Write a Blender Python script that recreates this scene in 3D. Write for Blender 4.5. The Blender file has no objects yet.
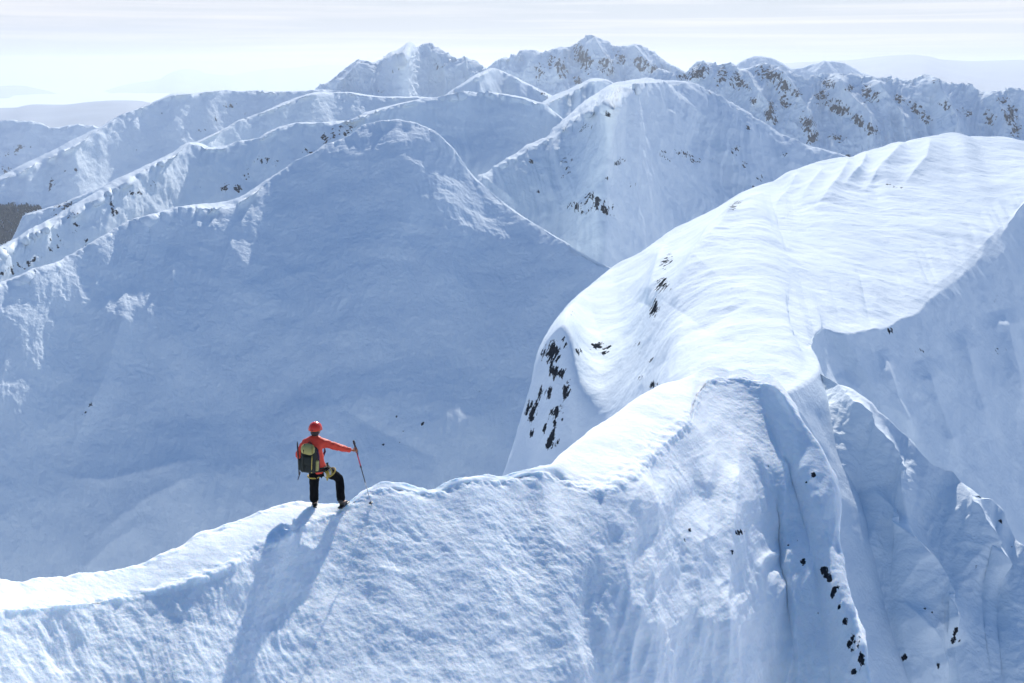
import bpy, bmesh, math, random
import numpy as np
from mathutils import Vector, Matrix
from mathutils.bvhtree import BVHTree

# ------------------------------------------------------------------ basics
scene = bpy.context.scene
col = scene.collection
W, H = 1024, 683
LENS = 35.0
FPX = LENS / 36.0 * W
HORIZON = 70.0
PITCH = math.atan((H / 2 - HORIZON) / FPX)
CP, SP = math.cos(PITCH), math.sin(PITCH)
SUN_AZ, SUN_EL = math.radians(8), math.radians(30)

def at(px, py, Y):
    """pixel and forward distance in metres -> world point (camera at the origin, looking along +Y)"""
    px, py, Y = np.asarray(px, float), np.asarray(py, float), np.asarray(Y, float)
    u, v = (px - W / 2) / FPX, (H / 2 - py) / FPX
    dy, dz = CP + v * SP, -SP + v * CP
    return np.stack([u / dy * Y, Y + 0 * u, dz / dy * Y], -1)

def kz(py):
    v = (H / 2 - np.asarray(py, float)) / FPX
    return (-SP + v * CP) / (CP + v * SP)

def project(P):
    d = P[..., 1] * CP - P[..., 2] * SP
    up = P[..., 1] * SP + P[..., 2] * CP
    d = np.where(np.abs(d) < 1e-6, 1e-6, d)
    return W / 2 + FPX * P[..., 0] / d, H / 2 - FPX * up / d

def link(o, parent=None):
    col.objects.link(o)
    if parent is not None:
        o.parent = parent
    return o

def tag(o, label=None, cat=None, group=None, kind=None):
    if label: o['label'] = label
    if cat: o['category'] = cat
    if group: o['group'] = group
    if kind: o['kind'] = kind
    return o

# ------------------------------------------------------------------ noise
_rs = np.random.RandomState(7)
_perm = np.tile(_rs.permutation(256), 3).astype(np.int32)
_g = _rs.normal(size=(256, 3)); _g = (_g / np.linalg.norm(_g, axis=1)[:, None]).astype(np.float32)
_gx, _gy, _gz = [np.ascontiguousarray(_g[:, k]) for k in range(3)]

def perlin(P):
    P = np.asarray(P, float)
    i = np.floor(P).astype(np.int32)
    f = (P - i).astype(np.float32)
    w = f * f * f * (f * (f * 6 - 15) + 10)
    i &= 255
    out = 0
    for a in (0, 1):
        wa = w[..., 0] if a else 1 - w[..., 0]
        for b in (0, 1):
            wb = w[..., 1] if b else 1 - w[..., 1]
            for c in (0, 1):
                wc = w[..., 2] if c else 1 - w[..., 2]
                h = _perm[_perm[_perm[i[..., 0] + a] + i[..., 1] + b] + i[..., 2] + c]
                d = _gx[h] * (f[..., 0] - a) + _gy[h] * (f[..., 1] - b) + _gz[h] * (f[..., 2] - c)
                out = out + wa * wb * wc * d
    return out * 1.6

def fbm(P, octaves=5, gain=0.5, ridged=False, lac=2.03):
    s, a, tot = 0, 1.0, 0.0
    P = np.asarray(P, float)
    for o in range(octaves):
        n = perlin(P + 17.3 * o)
        if ridged:
            n = 1 - 2 * np.abs(n)
        s = s + a * n; tot += a
        a *= gain; P = P * lac
    return s / tot

def pchip(x, y, xq):
    """shape preserving cubic; y is (n, k)"""
    x = np.asarray(x, float); y = np.asarray(y, float)
    if y.ndim == 1: y = y[:, None]
    n = len(x)
    h = np.diff(x); dl = np.diff(y, axis=0) / h[:, None]
    m = np.zeros_like(y)
    if n == 2:
        m[:] = dl[0]
    else:
        w1 = (2 * h[1:] + h[:-1])[:, None]; w2 = (h[1:] + 2 * h[:-1])[:, None]
        p = dl[:-1] * dl[1:] > 0
        with np.errstate(divide='ignore', invalid='ignore'):
            hm = (w1 + w2) / (w1 / dl[:-1] + w2 / dl[1:])
        m[1:-1] = np.where(p, hm, 0)
        m[0] = dl[0]; m[-1] = dl[-1]
    j = np.clip(np.searchsorted(x, xq, side='right') - 1, 0, n - 2)
    t = ((xq - x[j]) / h[j])[:, None]
    hj = h[j][:, None]
    return ((1 + 2 * t) * (1 - t) ** 2 * y[j] + t * (1 - t) ** 2 * hj * m[j]
            + t * t * (3 - 2 * t) * y[j + 1] + t * t * (t - 1) * hj * m[j + 1])

# ------------------------------------------------------------------ materials
def new_mat(name):
    m = bpy.data.materials.new(name); m.use_nodes = True
    nt = m.node_tree
    return m, nt, nt.nodes['Principled BSDF']

def N(nt, t, **kw):
    n = nt.nodes.new(t)
    for k, v in kw.items():
        if hasattr(n, k) and not k[0].isupper():
            setattr(n, k, v)
        else:
            n.inputs[k.replace('_', ' ')].default_value = v
    return n

def plain(name, c, rough=0.6, metallic=0.0, var=0.25, scale=30.0):
    m, nt, b = new_mat(name)
    tc = N(nt, 'ShaderNodeTexCoord')
    no = N(nt, 'ShaderNodeTexNoise', Scale=scale, Detail=4.0)
    nt.links.new(tc.outputs['Object'], no.inputs['Vector'])
    mx = N(nt, 'ShaderNodeMix', data_type='RGBA')
    mx.inputs[6].default_value = [v * (1 - var) for v in c] + [1]
    mx.inputs[7].default_value = [min(1, v * (1 + var)) for v in c] + [1]
    nt.links.new(no.outputs['Fac'], mx.inputs[0])
    nt.links.new(mx.outputs[2], b.inputs['Base Color'])
    b.inputs['Roughness'].default_value = rough
    b.inputs['Metallic'].default_value = metallic
    return m

SNOW = (0.80, 0.87, 0.905)

def snow_mat(name, size, bump=0.5, grain=None, rockscale=None, sss=0.0, streak=(1, 1, 1)):
    """snow with rock breaking through where the mesh attribute 'rock' asks for it; size = bump feature size in metres"""
    m, nt, b = new_mat(name)
    L = nt.links.new
    tc = N(nt, 'ShaderNodeTexCoord')
    at_ = N(nt, 'ShaderNodeAttribute', attribute_name='rock')
    mp = N(nt, 'ShaderNodeMapping'); mp.inputs['Scale'].default_value = streak
    L(tc.outputs['Object'], mp.inputs['Vector'])
    n1 = N(nt, 'ShaderNodeTexNoise', Scale=1.0 / size, Detail=7.0, Roughness=0.62)
    L(mp.outputs[0], n1.inputs['Vector'])
    # rock edge
    rs = rockscale or size * 2.5
    n2 = N(nt, 'ShaderNodeTexNoise', Scale=1.0 / rs, Detail=6.0, Roughness=0.7)
    L(tc.outputs['Object'], n2.inputs['Vector'])
    ma = N(nt, 'ShaderNodeMath', operation='MULTIPLY_ADD')   # rock + (n-.5)*.9
    sub = N(nt, 'ShaderNodeMath', operation='SUBTRACT'); sub.inputs[1].default_value = 0.5
    L(n2.outputs['Fac'], sub.inputs[0]); L(sub.outputs[0], ma.inputs[0]); ma.inputs[1].default_value = 2.3
    L(at_.outputs['Fac'], ma.inputs[2])
    gate = N(nt, 'ShaderNodeMath', operation='GREATER_THAN'); gate.inputs[1].default_value = 0.06
    L(at_.outputs['Fac'], gate.inputs[0])
    rp = N(nt, 'ShaderNodeMapRange'); rp.inputs['From Min'].default_value = 0.60; rp.inputs['From Max'].default_value = 0.72
    L(ma.outputs[0], rp.inputs['Value'])
    gm = N(nt, 'ShaderNodeMath', operation='MULTIPLY'); L(rp.outputs[0], gm.inputs[0]); L(gate.outputs[0], gm.inputs[1]); rp = gm
    n3 = N(nt, 'ShaderNodeTexNoise', Scale=2.5 / rs, Detail=6.0, Roughness=0.75)
    L(tc.outputs['Object'], n3.inputs['Vector'])
    rc = N(nt, 'ShaderNodeValToRGB')
    rc.color_ramp.elements[0].position = 0.3; rc.color_ramp.elements[0].color = (0.007, 0.010, 0.014, 1)
    rc.color_ramp.elements[1].position = 0.72; rc.color_ramp.elements[1].color = (0.034, 0.041, 0.052, 1)
    L(n3.outputs['Fac'], rc.inputs['Fac'])
    # slight variation of the snow itself (wind crust and old snow)
    n4 = N(nt, 'ShaderNodeTexNoise', Scale=0.12 / size, Detail=5.0, Roughness=0.6)
    L(tc.outputs['Object'], n4.inputs['Vector'])
    sc = N(nt, 'ShaderNodeValToRGB')
    sc.color_ramp.elements[0].position = 0.3; sc.color_ramp.elements[0].color = (SNOW[0] * .91, SNOW[1] * .93, SNOW[2] * .95, 1)
    sc.color_ramp.elements[1].position = 0.7; sc.color_ramp.elements[1].color = (SNOW[0] * 1.04, SNOW[1] * 1.03, SNOW[2] * 1.01, 1)
    L(n4.outputs['Fac'], sc.inputs['Fac'])
    mx = N(nt, 'ShaderNodeMix', data_type='RGBA')
    L(rp.outputs[0], mx.inputs[0]); L(sc.outputs[0], mx.inputs[6]); L(rc.outputs[0], mx.inputs[7])
    L(mx.outputs[2], b.inputs['Base Color'])
    b.inputs['Roughness'].default_value = 0.75
    b.inputs['Specular IOR Level'].default_value = 0.0
    if sss:
        b.inputs['Subsurface Weight'].default_value = 1.0
        b.inputs['Subsurface Scale'].default_value = sss
        b.inputs['Subsurface Radius'].default_value = (0.7, 0.85, 1.0)
    ad = N(nt, 'ShaderNodeMath', operation='MULTIPLY_ADD')
    L(rp.outputs[0], ad.inputs[0]); L(n3.outputs['Fac'], ad.inputs[1]); L(n1.outputs['Fac'], ad.inputs[2])
    bp = N(nt, 'ShaderNodeBump'); bp.inputs['Strength'].default_value = bump
    bp.inputs['Distance'].default_value = size * 0.6
    L(ad.outputs[0], bp.inputs['Height'])
    last = bp
    if grain:
        g = N(nt, 'ShaderNodeTexNoise', Scale=1.0 / grain, Detail=5.0, Roughness=0.7)
        L(tc.outputs['Object'], g.inputs['Vector'])
        b2 = N(nt, 'ShaderNodeBump'); b2.inputs['Strength'].default_value = 0.35
        b2.inputs['Distance'].default_value = grain * 0.6
        L(g.outputs['Fac'], b2.inputs['Height']); L(bp.outputs[0], b2.inputs['Normal'])
        last = b2
    L(last.outputs[0], b.inputs['Normal'])
    return m

# ------------------------------------------------------------------ terrain sheets
def grid_mesh(name, P, mat, rock=None, closed=False):
    nv, nu = P.shape[:2]
    me = bpy.data.meshes.new(name)
    me.vertices.add(nu * nv)
    me.vertices.foreach_set('co', P.reshape(-1).astype(np.float32))
    a = (np.arange(nv - 1)[:, None] * nu + np.arange(nu - 1)[None, :]).reshape(-1)
    F = np.stack([a, a + nu, a + nu + 1, a + 1], -1)
    nf = len(F)
    me.loops.add(nf * 4); me.polygons.add(nf)
    me.loops.foreach_set('vertex_index', F.reshape(-1).astype(np.int32))
    me.polygons.foreach_set('loop_start', (np.arange(nf) * 4).astype(np.int32))
    me.polygons.foreach_set('loop_total', np.full(nf, 4, np.int32))
    me.update(calc_edges=True)
    me.polygons.foreach_set('use_smooth', np.ones(nf, bool))
    if rock is not None:
        at_ = me.attributes.new('rock', 'FLOAT', 'POINT')
        at_.data.foreach_set('value', rock.reshape(-1).astype(np.float32))
    me.materials.append(mat)
    o = bpy.data.objects.new(name, me)
    return link(o)

def normals(P):
    du = np.gradient(P, axis=1); dv = np.gradient(P, axis=0)
    n = np.cross(dv, du)
    l = np.linalg.norm(n, axis=-1, keepdims=True)
    n = n / np.maximum(l, 1e-9)
    flip = np.where(n[..., 2:3] < 0, -1, 1)
    # orientation from the majority so that steep parts stay consistent
    return n if (n[..., 2].mean() > 0) else -n

SHEETS = {}

def gsm(a, sig):
    """gaussian smoothing along the first axis, ends continued in a straight line"""
    a = np.asarray(a, float); one = a.ndim == 1
    if one: a = a[:, None]
    n = int(3 * sig) + 1
    if n < 2 or len(a) < 4: return a[:, 0] if one else a
    n = min(n, len(a) - 1)
    k = np.exp(-0.5 * (np.arange(-n, n + 1) / sig) ** 2); k /= k.sum()
    pad = np.concatenate([2 * a[0] - a[n:0:-1], a, 2 * a[-1] - a[-2:-n - 2:-1]], 0)
    out = np.stack([np.convolve(pad[:, j], k, 'valid') for j in range(a.shape[1])], -1)
    return out[:, 0] if one else out

def sheet(name, label, u_rng, nu, rails, seg_n, noise, mat, sharp=(), back=None, foot=None,
          rocks=(), rock_len=None, extra=None, smooth=(.004, .03, .04), relax=None, fade_on=True):
    """rails: list of rails, far to near; a rail is a list of (u, px, py, d).
    first rail: d is the forward distance. later rails: d>0 is a distance, d<0 means 'slope of |d| degrees down from the rail before'.
    back / foot: world offsets of the hidden rails before the first and after the last one."""
    us = np.linspace(u_rng[0], u_rng[1], nu)
    rows = []
    Yp = kp = None
    for r in rails:
        if callable(r):
            rows.append(r(us, rows)); Yp = rows[-1][:, 1]; kp = rows[-1][:, 2] / Yp
            continue
        r = np.array(r, float)
        uc = np.clip(us, r[0, 0], r[-1, 0])
        q = pchip(r[:, 0], r[:, 1:3], uc)
        q[:, 0] += us - uc
        d = pchip(r[:, 0], r[:, 3:4], uc)[:, 0]
        k = kz(q[:, 1])
        if r[:, 3].min() < 0 < r[:, 3].max():                # mixed: slopes turned into distances point by point
            T = np.tan(np.radians(np.abs(r[:, 3])))
            y_, k_ = np.interp(r[:, 0], us, Yp), np.interp(r[:, 0], us, kp)
            r[:, 3] = np.where(r[:, 3] < 0, y_ * (T - k_) / (T - kz(r[:, 2])), r[:, 3])
            d = pchip(r[:, 0], r[:, 3:4], uc)[:, 0]
        if r[0, 3] < 0:
            T = np.tan(np.radians(-d))
            d = Yp * (T - kp) / (T - k)
        rows.append(at(q[:, 0], q[:, 1], d))
        sm = smooth[min(len(rows) - 1, len(smooth) - 1)] if hasattr(smooth, '__len__') else smooth
        Yp, kp = gsm(d, nu * sm), gsm(k, nu * sm)
    segs = list(seg_n)
    while len(segs) < len(rails) - 1: segs.append(max(20, int(segs[-1] * 0.6)))
    seg_n = list(segs)
    shp = list(sharp)
    if relax:                                              # softer rails inside the span relax[0], so that kinks of the edges stay local
        i, fr, sg = relax
        A, B = rows[i], rows[i + 1]
        As, Bs = gsm(A, nu * sg), gsm(B, nu * sg)
        n0 = segs[i]; fr2 = [0] + list(fr) + [1]
        rows[i + 1:i + 1] = [As * (1 - f) + Bs * f for f in fr]
        segs[i:i + 1] = [max(2, int(round(n0 * (q - p)))) for p, q in zip(fr2[:-1], fr2[1:])]
        shp = [s + len(fr) if s > i else s for s in shp]
        seg_n = list(segs)
    if back:
        bs = back if isinstance(back, list) else [back]
        for b in bs:
            if callable(b): b = b(us)
            rows.insert(0, rows[0] + np.array(b)); segs.insert(0, max(10, seg_n[0] // 2)); shp = [s + 1 for s in shp]
    if foot:
        rows.append(rows[-1] + np.array(foot)); segs.append(max(8, seg_n[-1] // 4))
    R = np.stack(rows, 0)                                  # rails x nu x 3
    tk = np.concatenate([[0], np.cumsum(segs)]).astype(float)
    tq = np.arange(0, int(tk[-1]) + 1).astype(float)
    out = np.zeros((len(tq), nu, 3))
    cuts = sorted(set([0] + shp + [len(rows) - 1]))
    for a, b in zip(cuts[:-1], cuts[1:]):
        sel = (tq >= tk[a]) & (tq <= tk[b])
        y = R[a:b + 1].reshape(b - a + 1, -1)
        out[sel] = pchip(tk[a:b + 1], y, tq[sel]).reshape(-1, nu, 3)
    P = out
    Nn = normals(P)
    nb = len(tk) - 1 - len(seg_n) - (1 if foot else 0)
    near_crest = np.abs(tq - tk[nb]) / max(8.0, 0.22 * segs[min(nb + 1, len(segs) - 1)])
    near_crest = np.where(tq < tk[nb], 0, near_crest)
    if not fade_on: near_crest = near_crest + 1
    fade = (0.22 + 0.78 * np.clip(near_crest, 0, 1))[:, None]
    for s_ in shp:                                         # keep sharp edges crisp
        if s_ > nb + 1 or not fade_on:
            fade = fade * (0.3 + 0.7 * np.clip(np.abs(tq - tk[s_]) / 9.0, 0, 1))[:, None]
    if noise:
        for ni, (size, amp, kind, octv) in enumerate(noise):
            Q = P / size
            if kind == 'ridged':
                h = fbm(Q + 0.35 * perlin(Q * 0.7 + 5)[..., None], octv, 0.5, True) - 0.3
            elif kind == 'rills':                           # runs down the slope
                U = np.broadcast_to(us[None, :], P.shape[:2]) * (P[..., 1].mean() / FPX) / size
                V = (P[..., 2]) / (size * 6)
                h = fbm(np.stack([U + 0.4 * perlin(Q * 0.4), V, 0 * U + 3.3], -1), octv, 0.55, True) - 0.2
            else:
                h = fbm(Q, octv, 0.5)
            P = P + Nn * (h * amp * (fade if ni < 3 else 1))[..., None]
    if extra:
        P = extra(P, Nn, us, tq, tk)
    px, py = project(P)
    rock = np.zeros(P.shape[:2])
    for (x, y, rx, ry, ang, s) in rocks:
        c, sn = math.cos(math.radians(ang)), math.sin(math.radians(ang))
        X, Yv = px - x, py - y
        a = (X * c + Yv * sn) / rx; b = (-X * sn + Yv * c) / ry
        rock = np.maximum(rock, s * np.exp(-(a * a + b * b)))
    if len(rocks):
        rl = rock_len or P[..., 1].mean() * 0.006
        Q = P / rl
        Q = Q * np.array([1, 1, 0.42])
        n = fbm(Q, 5, 0.65)
        rock = np.where(rock > 0.04, rock * 0.78 + 1.9 * n * np.clip(rock * 2.2, 0, 1), 0)
    o = grid_mesh(name, P, mat, rock)
    tag(o, label, 'mountain' if 'mountain' in label or 'peak' in label else 'snow ridge', kind='structure')
    SHEETS[name if name not in SHEETS else name + str(len(SHEETS))] = P
    return o, P

def jagged(r, amp, step=3.0, seed=0.0):
    r = np.array(r, float); u = np.arange(r[0, 0], r[-1, 0], step); q = pchip(r[:, 0], r[:, 1:], u)
    Q = np.stack([u / 14.0, 0 * u + seed, 0 * u], -1)
    q[:, 0] += amp * fbm(Q, 4, .6); q[:, 1] += amp * fbm(Q + 9, 4, .6)
    return [tuple([a] + list(b)) for a, b in zip(u, q)] + [tuple(r[-1])]

def rail(pts, Y0=None, dy=0, dY=0):
    """(px, py, Y) list -> (u=px, px, py, Y)"""
    return [(p[0], p[0], p[1] + dy, p[2] + dY) for p in pts]

def prof(us, pys, d):
    """a rail with u = px, given pixel columns, rows and one slope or list of slopes"""
    if not hasattr(d, '__len__'): d = [d] * len(us)
    return [(u, u, y, s) for u, y, s in zip(us, pys, d)]

def bvh_of(P):
    nv, nu = P.shape[:2]
    a = (np.arange(nv - 1)[:, None] * nu + np.arange(nu - 1)[None, :]).reshape(-1)
    F = np.stack([a, a + nu, a + nu + 1, a + 1], -1)
    return BVHTree.FromPolygons(P.reshape(-1, 3).tolist(), F.tolist())

# ================================================================== TERRAIN
RIBDIR = np.array([0, -0.45, 0.2])
def ribs_extra(ribs):
    """raised ribs / gullies: (points [(px,py)..], width on the left px, width on the right px, height m)"""
    def f(P, Nn, us, tq, tk):
        px, py = project(P)
        for pts, wl, wr, amp in ribs:
            best = np.full(px.shape, 1e9); sgn = np.ones(px.shape); tt = np.zeros(px.shape)
            n = len(pts) - 1
            for i in range(n):
                ax, ay = pts[i]; bx, by = pts[i + 1]
                dx, dy = bx - ax, by - ay
                t = np.clip(((px - ax) * dx + (py - ay) * dy) / (dx * dx + dy * dy), 0, 1)
                ex, ey = px - ax - t * dx, py - ay - t * dy
                d = np.hypot(ex, ey)
                s = np.sign(dx * (py - ay) - dy * (px - ax))
                m = d < best
                best = np.where(m, d, best); sgn = np.where(m, s, sgn); tt = np.where(m, (i + t) / n, tt)
            w = np.where(sgn > 0, wl, wr)                   # >0: left of a line drawn downwards
            prof_ = np.exp(-np.abs(best / w) ** 1.15)
            tap = np.clip(np.minimum(tt * 5, (1 - tt) * 4), 0, 1)
            P = P + (Nn * 0.45 + RIBDIR) * (amp * prof_ * tap)[..., None]
        return P
    return f

near_snow = snow_mat('near_snow', 0.16, 0.4, grain=0.035, rockscale=0.22, sss=0.10)
ridge_snow = snow_mat('wind_packed_snow', 0.9, 0.35, grain=0.25, rockscale=0.9)
mid_snow = snow_mat('mountain_snow', 4.5, 0.42, grain=1.4, rockscale=3.5)
far_snow = snow_mat('far_mountain_snow', 11, 0.5, grain=3.5, rockscale=9)
peak_snow = snow_mat('peak_snow', 20, 0.55, grain=6, rockscale=18)

# ---- rocky peaks far behind
def crestsheet(name, label, crest, strip, r3, r4, nu, segs, noise, mat, s1=28, s2=30, back=None, rocks=(), foot=None, smooth=(.004, .03, .04), jag=0.8, ribs=(), rock_len=None, s0=-4, r5=None, s3=30):
    """crest line, a narrow strip that catches the sun behind it, then the face towards us"""
    u0, u1 = crest[0][0], crest[-1][0]
    ca = np.array(crest, float); ux = np.linspace(u0, u1, int((u1 - u0) / 2.5))
    cq = pchip(ca[:, 0], ca[:, 1:], ux)
    Qu = np.stack([ux / 11.0, 0 * ux + len(label) * .37, 0 * ux], -1)
    cq[:, 0] += jag * fbm(Qu, 4, 0.6)
    crest = [(x, y, d) for x, (y, d) in zip(ux, cq)]
    c = rail(crest)
    sx = np.interp(ux, [s[0] for s in strip], [s[1] for s in strip])
    sx = sx * np.clip(0.95 + 2.0 * fbm(Qu * np.array([.35, 1, 1]) + 5, 4, 0.6), 0.25, 2.2)
    R2 = [(p[0], p[0], p[1] + s, s0) for p, s in zip(crest, sx)]
    R3 = prof([p[0] for p in r3], [p[1] for p in r3], [-(p[2] if len(p) > 2 else s1) for p in r3])
    R4 = prof([p[0] for p in r4], [p[1] for p in r4], [-(p[2] if len(p) > 2 else s2) for p in r4])
    rails = [c, R2, R3, R4]
    if r5:
        rails.append(prof([p[0] for p in r5], [p[1] for p in r5], [-(p[2] if len(p) > 2 else s3) for p in r5]))
    Y = np.mean([p[2] for p in crest])
    return sheet(name, label, (u0, u1), nu, rails, segs, noise, mat, sharp=(1,),
                 back=back or [(0, .06 * Y, -.02 * Y), (0, .3 * Y, -.22 * Y)], foot=foot or (0, -.05 * Y, -.3 * Y), relax=(1, [.08, .3], .015),
                 rocks=rocks, extra=ribs_extra(ribs) if ribs else None, smooth=smooth, rock_len=rock_len)

# domes behind the rocky ridge
crestsheet('mountain', 'smooth white domed mountain far right behind the dark rocky ridge',
    [(700, 85, 4200), (730, 69, 4200), (740, 62, 4200), (748, 58.5, 4200), (757, 56.5, 4200), (770, 58, 4200), (782, 63, 4200), (792, 68.5, 4150), (800, 68, 4100),
     (812, 65, 4100), (820, 64.5, 4100), (832, 61, 4100), (840, 62, 4100), (852, 67, 4150), (862, 73, 4200), (880, 79, 4300), (920, 95, 4300)],
    [(700, 1), (920, 1)], [(700, 105), (757, 100), (840, 100), (920, 115)], [(700, 150), (920, 150)], 220, [4, 60, 30],
    [(300, 18, 'fbm', 4), (60, 4, 'ridged', 4)], peak_snow, ribs=[([(829, 62), (818, 72), (812, 82)], 7, 14, 30)])

crestsheet('mountain', 'tall rocky snow mountain, broad summit in the middle of the skyline',
    [(440, 110, 3600), (470, 92, 3650), (490, 70, 3700), (502, 63, 3750), (517, 62, 3750), (525, 52, 3780), (536, 51, 3780), (544, 54, 3800), (556, 51, 3800), (567, 48, 3800),
     (578, 43, 3800), (585, 40.5, 3800), (591, 39, 3800), (601, 41, 3800), (608, 44, 3800), (614, 48, 3780), (620, 47, 3780), (628, 46, 3760), (638, 49, 3750), (647, 52, 3730),
     (656, 57, 3700), (664, 63, 3650), (672, 68, 3600), (689, 74, 3500), (720, 92, 3500), (760, 110, 3500)],
    [(440, 1), (760, 1)], [(440, 130), (500, 95), (591, 80), (660, 95), (760, 125)], [(440, 160), (591, 125), (760, 160)], 520, [4, 90, 70],
    [(420, 14, 'ridged', 5), (140, 46, 'rills', 5), (60, 13, 'ridged', 4)], peak_snow, jag=1.3, s1=37, s2=34, rock_len=11,
    rocks=[(583, 58, 7, 16, -25, 1.32), (606, 66, 9, 12, -30, 1.08), (560, 68, 8, 14, -15, 0.95), (579, 82, 5, 7, 0, 1.20), (640, 64, 12, 8, 25, 1.02), (655, 70, 12, 5, 25, 1.32),
           (540, 72, 6, 12, 0, 0.84), (620, 58, 8, 8, 0, 0.77), (550, 60, 5, 8, 0, 0.77)],
    ribs=[([(591, 39), (600, 60), (612, 78)], 9, 5, 60), ([(567, 48), (558, 68), (552, 85)], 7, 6, 45), ([(536, 51), (530, 70), (520, 88)], 8, 6, 45), ([(628, 46), (640, 62), (655, 80)], 8, 6, 45)])

crestsheet('mountain', 'sharp twin-topped white peak on the skyline left of the centre',
    [(270, 118, 3000), (300, 100, 3050), (318, 91, 3100), (330, 85, 3130), (345, 75, 3150), (353, 69, 3180), (360, 65, 3200), (372, 63.5, 3200), (385, 59, 3250), (393, 54, 3250), (400, 50, 3280), (405, 46.5, 3280), (410, 43.5, 3300),
     (414, 46, 3300), (417, 48.5, 3300), (424, 46.5, 3300), (430, 46, 3300), (436, 50, 3280), (442, 57, 3250), (448, 60, 3250), (455, 62, 3230), (465, 60.5, 3230), (473, 65, 3200), (480, 69, 3150),
     (495, 78, 3100), (520, 95, 3100), (560, 110, 3000)],
    [(270, 2), (345, 2), (372, 3), (385, 6), (405, 9), (412, 1), (560, 1)], [(270, 135), (345, 100), (410, 90), (465, 95), (560, 130)], [(270, 150), (410, 130), (560, 150)], 460, [6, 90, 50],
    [(420, 12, 'ridged', 5), (120, 32, 'rills', 5), (50, 9, 'ridged', 4)], peak_snow, jag=1.0, s1=36, s2=28, rock_len=13,
    rocks=[(374, 102, 4, 4, 0, .9), (395, 72, 5, 8, 20, .5), (440, 66, 8, 7, 20, .45), (362, 70, 8, 4, 20, .45), (380, 90, 10, 5, 20, .45)],
    ribs=[([(431, 50), (440, 62), (447, 84)], 8, 8, 26), ([(465, 61), (470, 75), (478, 92)], 7, 7, 40), ([(372, 64), (352, 80), (330, 95)], 7, 9, 40)])

# ---- dark rocky ridge on the right
crestsheet('mountain', 'long dark rocky mountain ridge with black crags in the right background',
    [(600, 110, 2100), (640, 85, 2120), (664, 71, 2140), (677, 75, 2150), (685, 74, 2150), (692, 70, 2150), (698, 65, 2150), (705, 62.5, 2150), (710, 64, 2150), (717, 67, 2150), (725, 66, 2150), (732, 67, 2150), (738, 69, 2150),
     (747, 70, 2140), (757, 68, 2130), (767, 67.5, 2120), (775, 72, 2120), (783, 74, 2110), (792, 78, 2100), (799, 81, 2100), (808, 83, 2100), (817, 82, 2100), (824, 78, 2100), (832, 75, 2100),
     (838, 76, 2090), (845, 80, 2080), (855, 78, 2080), (862, 78, 2070), (872, 80, 2060), (882, 82.5, 2050), (892, 82, 2040), (900, 80, 2040), (912, 81, 2020), (920, 78, 2020), (927, 76.5, 2010),
     (933, 81, 2000), (937, 83, 2000), (950, 86, 1990), (960, 88, 1980), (972, 91, 1970), (985, 93, 1960), (1000, 93, 1950), (1024, 94, 1940), (1100, 104, 1900), (1180, 120, 1900)],
    [(600, 1), (1180, 1)], [(600, 130), (700, 105), (770, 115), (840, 120), (930, 125), (1024, 130), (1180, 140)],
    [(600, 170), (700, 150), (800, 160), (900, 175), (1024, 190), (1180, 190)], 760, [4, 130, 90],
    [(240, 10, 'ridged', 5), (75, 27, 'rills', 5), (30, 4.5, 'ridged', 4)], far_snow, jag=1.4, s1=36, s2=27, rock_len=5.5, r5=[(600, 240), (1180, 260)], s3=35, foot=(0, -60, -300),
    rocks=[(700, 72, 12, 7, -30, 1.26), (685, 77, 8, 4, 0, 1.08), (722, 77, 7, 10, 20, 0.95), (737, 80, 8, 10, -30, 1.02), (745, 84, 10, 6, 30, 0.84), (770, 76, 14, 8, 25, 1.32), (783, 86, 9, 7, 30, 1.08), (795, 92, 9, 6, 30, 0.95),
           (770, 112, 5, 11, 10, 1.45), (774, 120, 4, 5, 0, 1.45), (785, 102, 5, 8, -30, 1.20), (808, 125, 7, 12, -20, 1.39), (812, 136, 7, 8, 0, 1.32), (822, 98, 8, 8, 10, 0.95), (828, 84, 8, 6, 0, 1.08), (838, 108, 12, 7, 30, 1.26), (858, 120, 10, 5, 35, 1.32),
           (872, 130, 9, 6, 40, 1.14), (868, 92, 7, 9, 15, 1.20), (875, 96, 6, 7, 15, 1.14), (850, 88, 6, 5, 0, 0.95), (917, 108, 9, 6, 25, 1.20), (925, 118, 8, 5, 30, 1.08), (900, 100, 8, 5, 30, 0.84), (838, 138, 10, 4, 10, 0.95), (845, 156, 6, 3, 0, 1.08),
           (945, 105, 7, 6, 20, 0.84), (965, 112, 9, 5, 20, 0.84), (990, 118, 7, 8, 0, 1.08), (1010, 115, 8, 10, 10, 1.26), (1016, 130, 6, 8, 0, 1.20), (1003, 100, 8, 4, 0, 0.84), (935, 82, 5, 4, 0, 0.72), (755, 100, 6, 6, 0, 0.72)],
    ribs=[([(705, 63), (698, 74), (690, 84)], 6, 10, 25), ([(767, 68), (785, 90), (800, 115), (815, 140)], 10, 7, 38), ([(832, 75), (842, 100), (865, 125), (875, 150)], 12, 8, 40),
          ([(872, 80), (880, 100), (900, 125), (905, 150)], 10, 8, 36), ([(927, 77), (935, 100), (950, 130), (950, 160)], 12, 9, 40), ([(985, 93), (995, 115), (1010, 140)], 10, 8, 30), ([(740, 70), (752, 95), (775, 125)], 9, 7, 32)])

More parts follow.
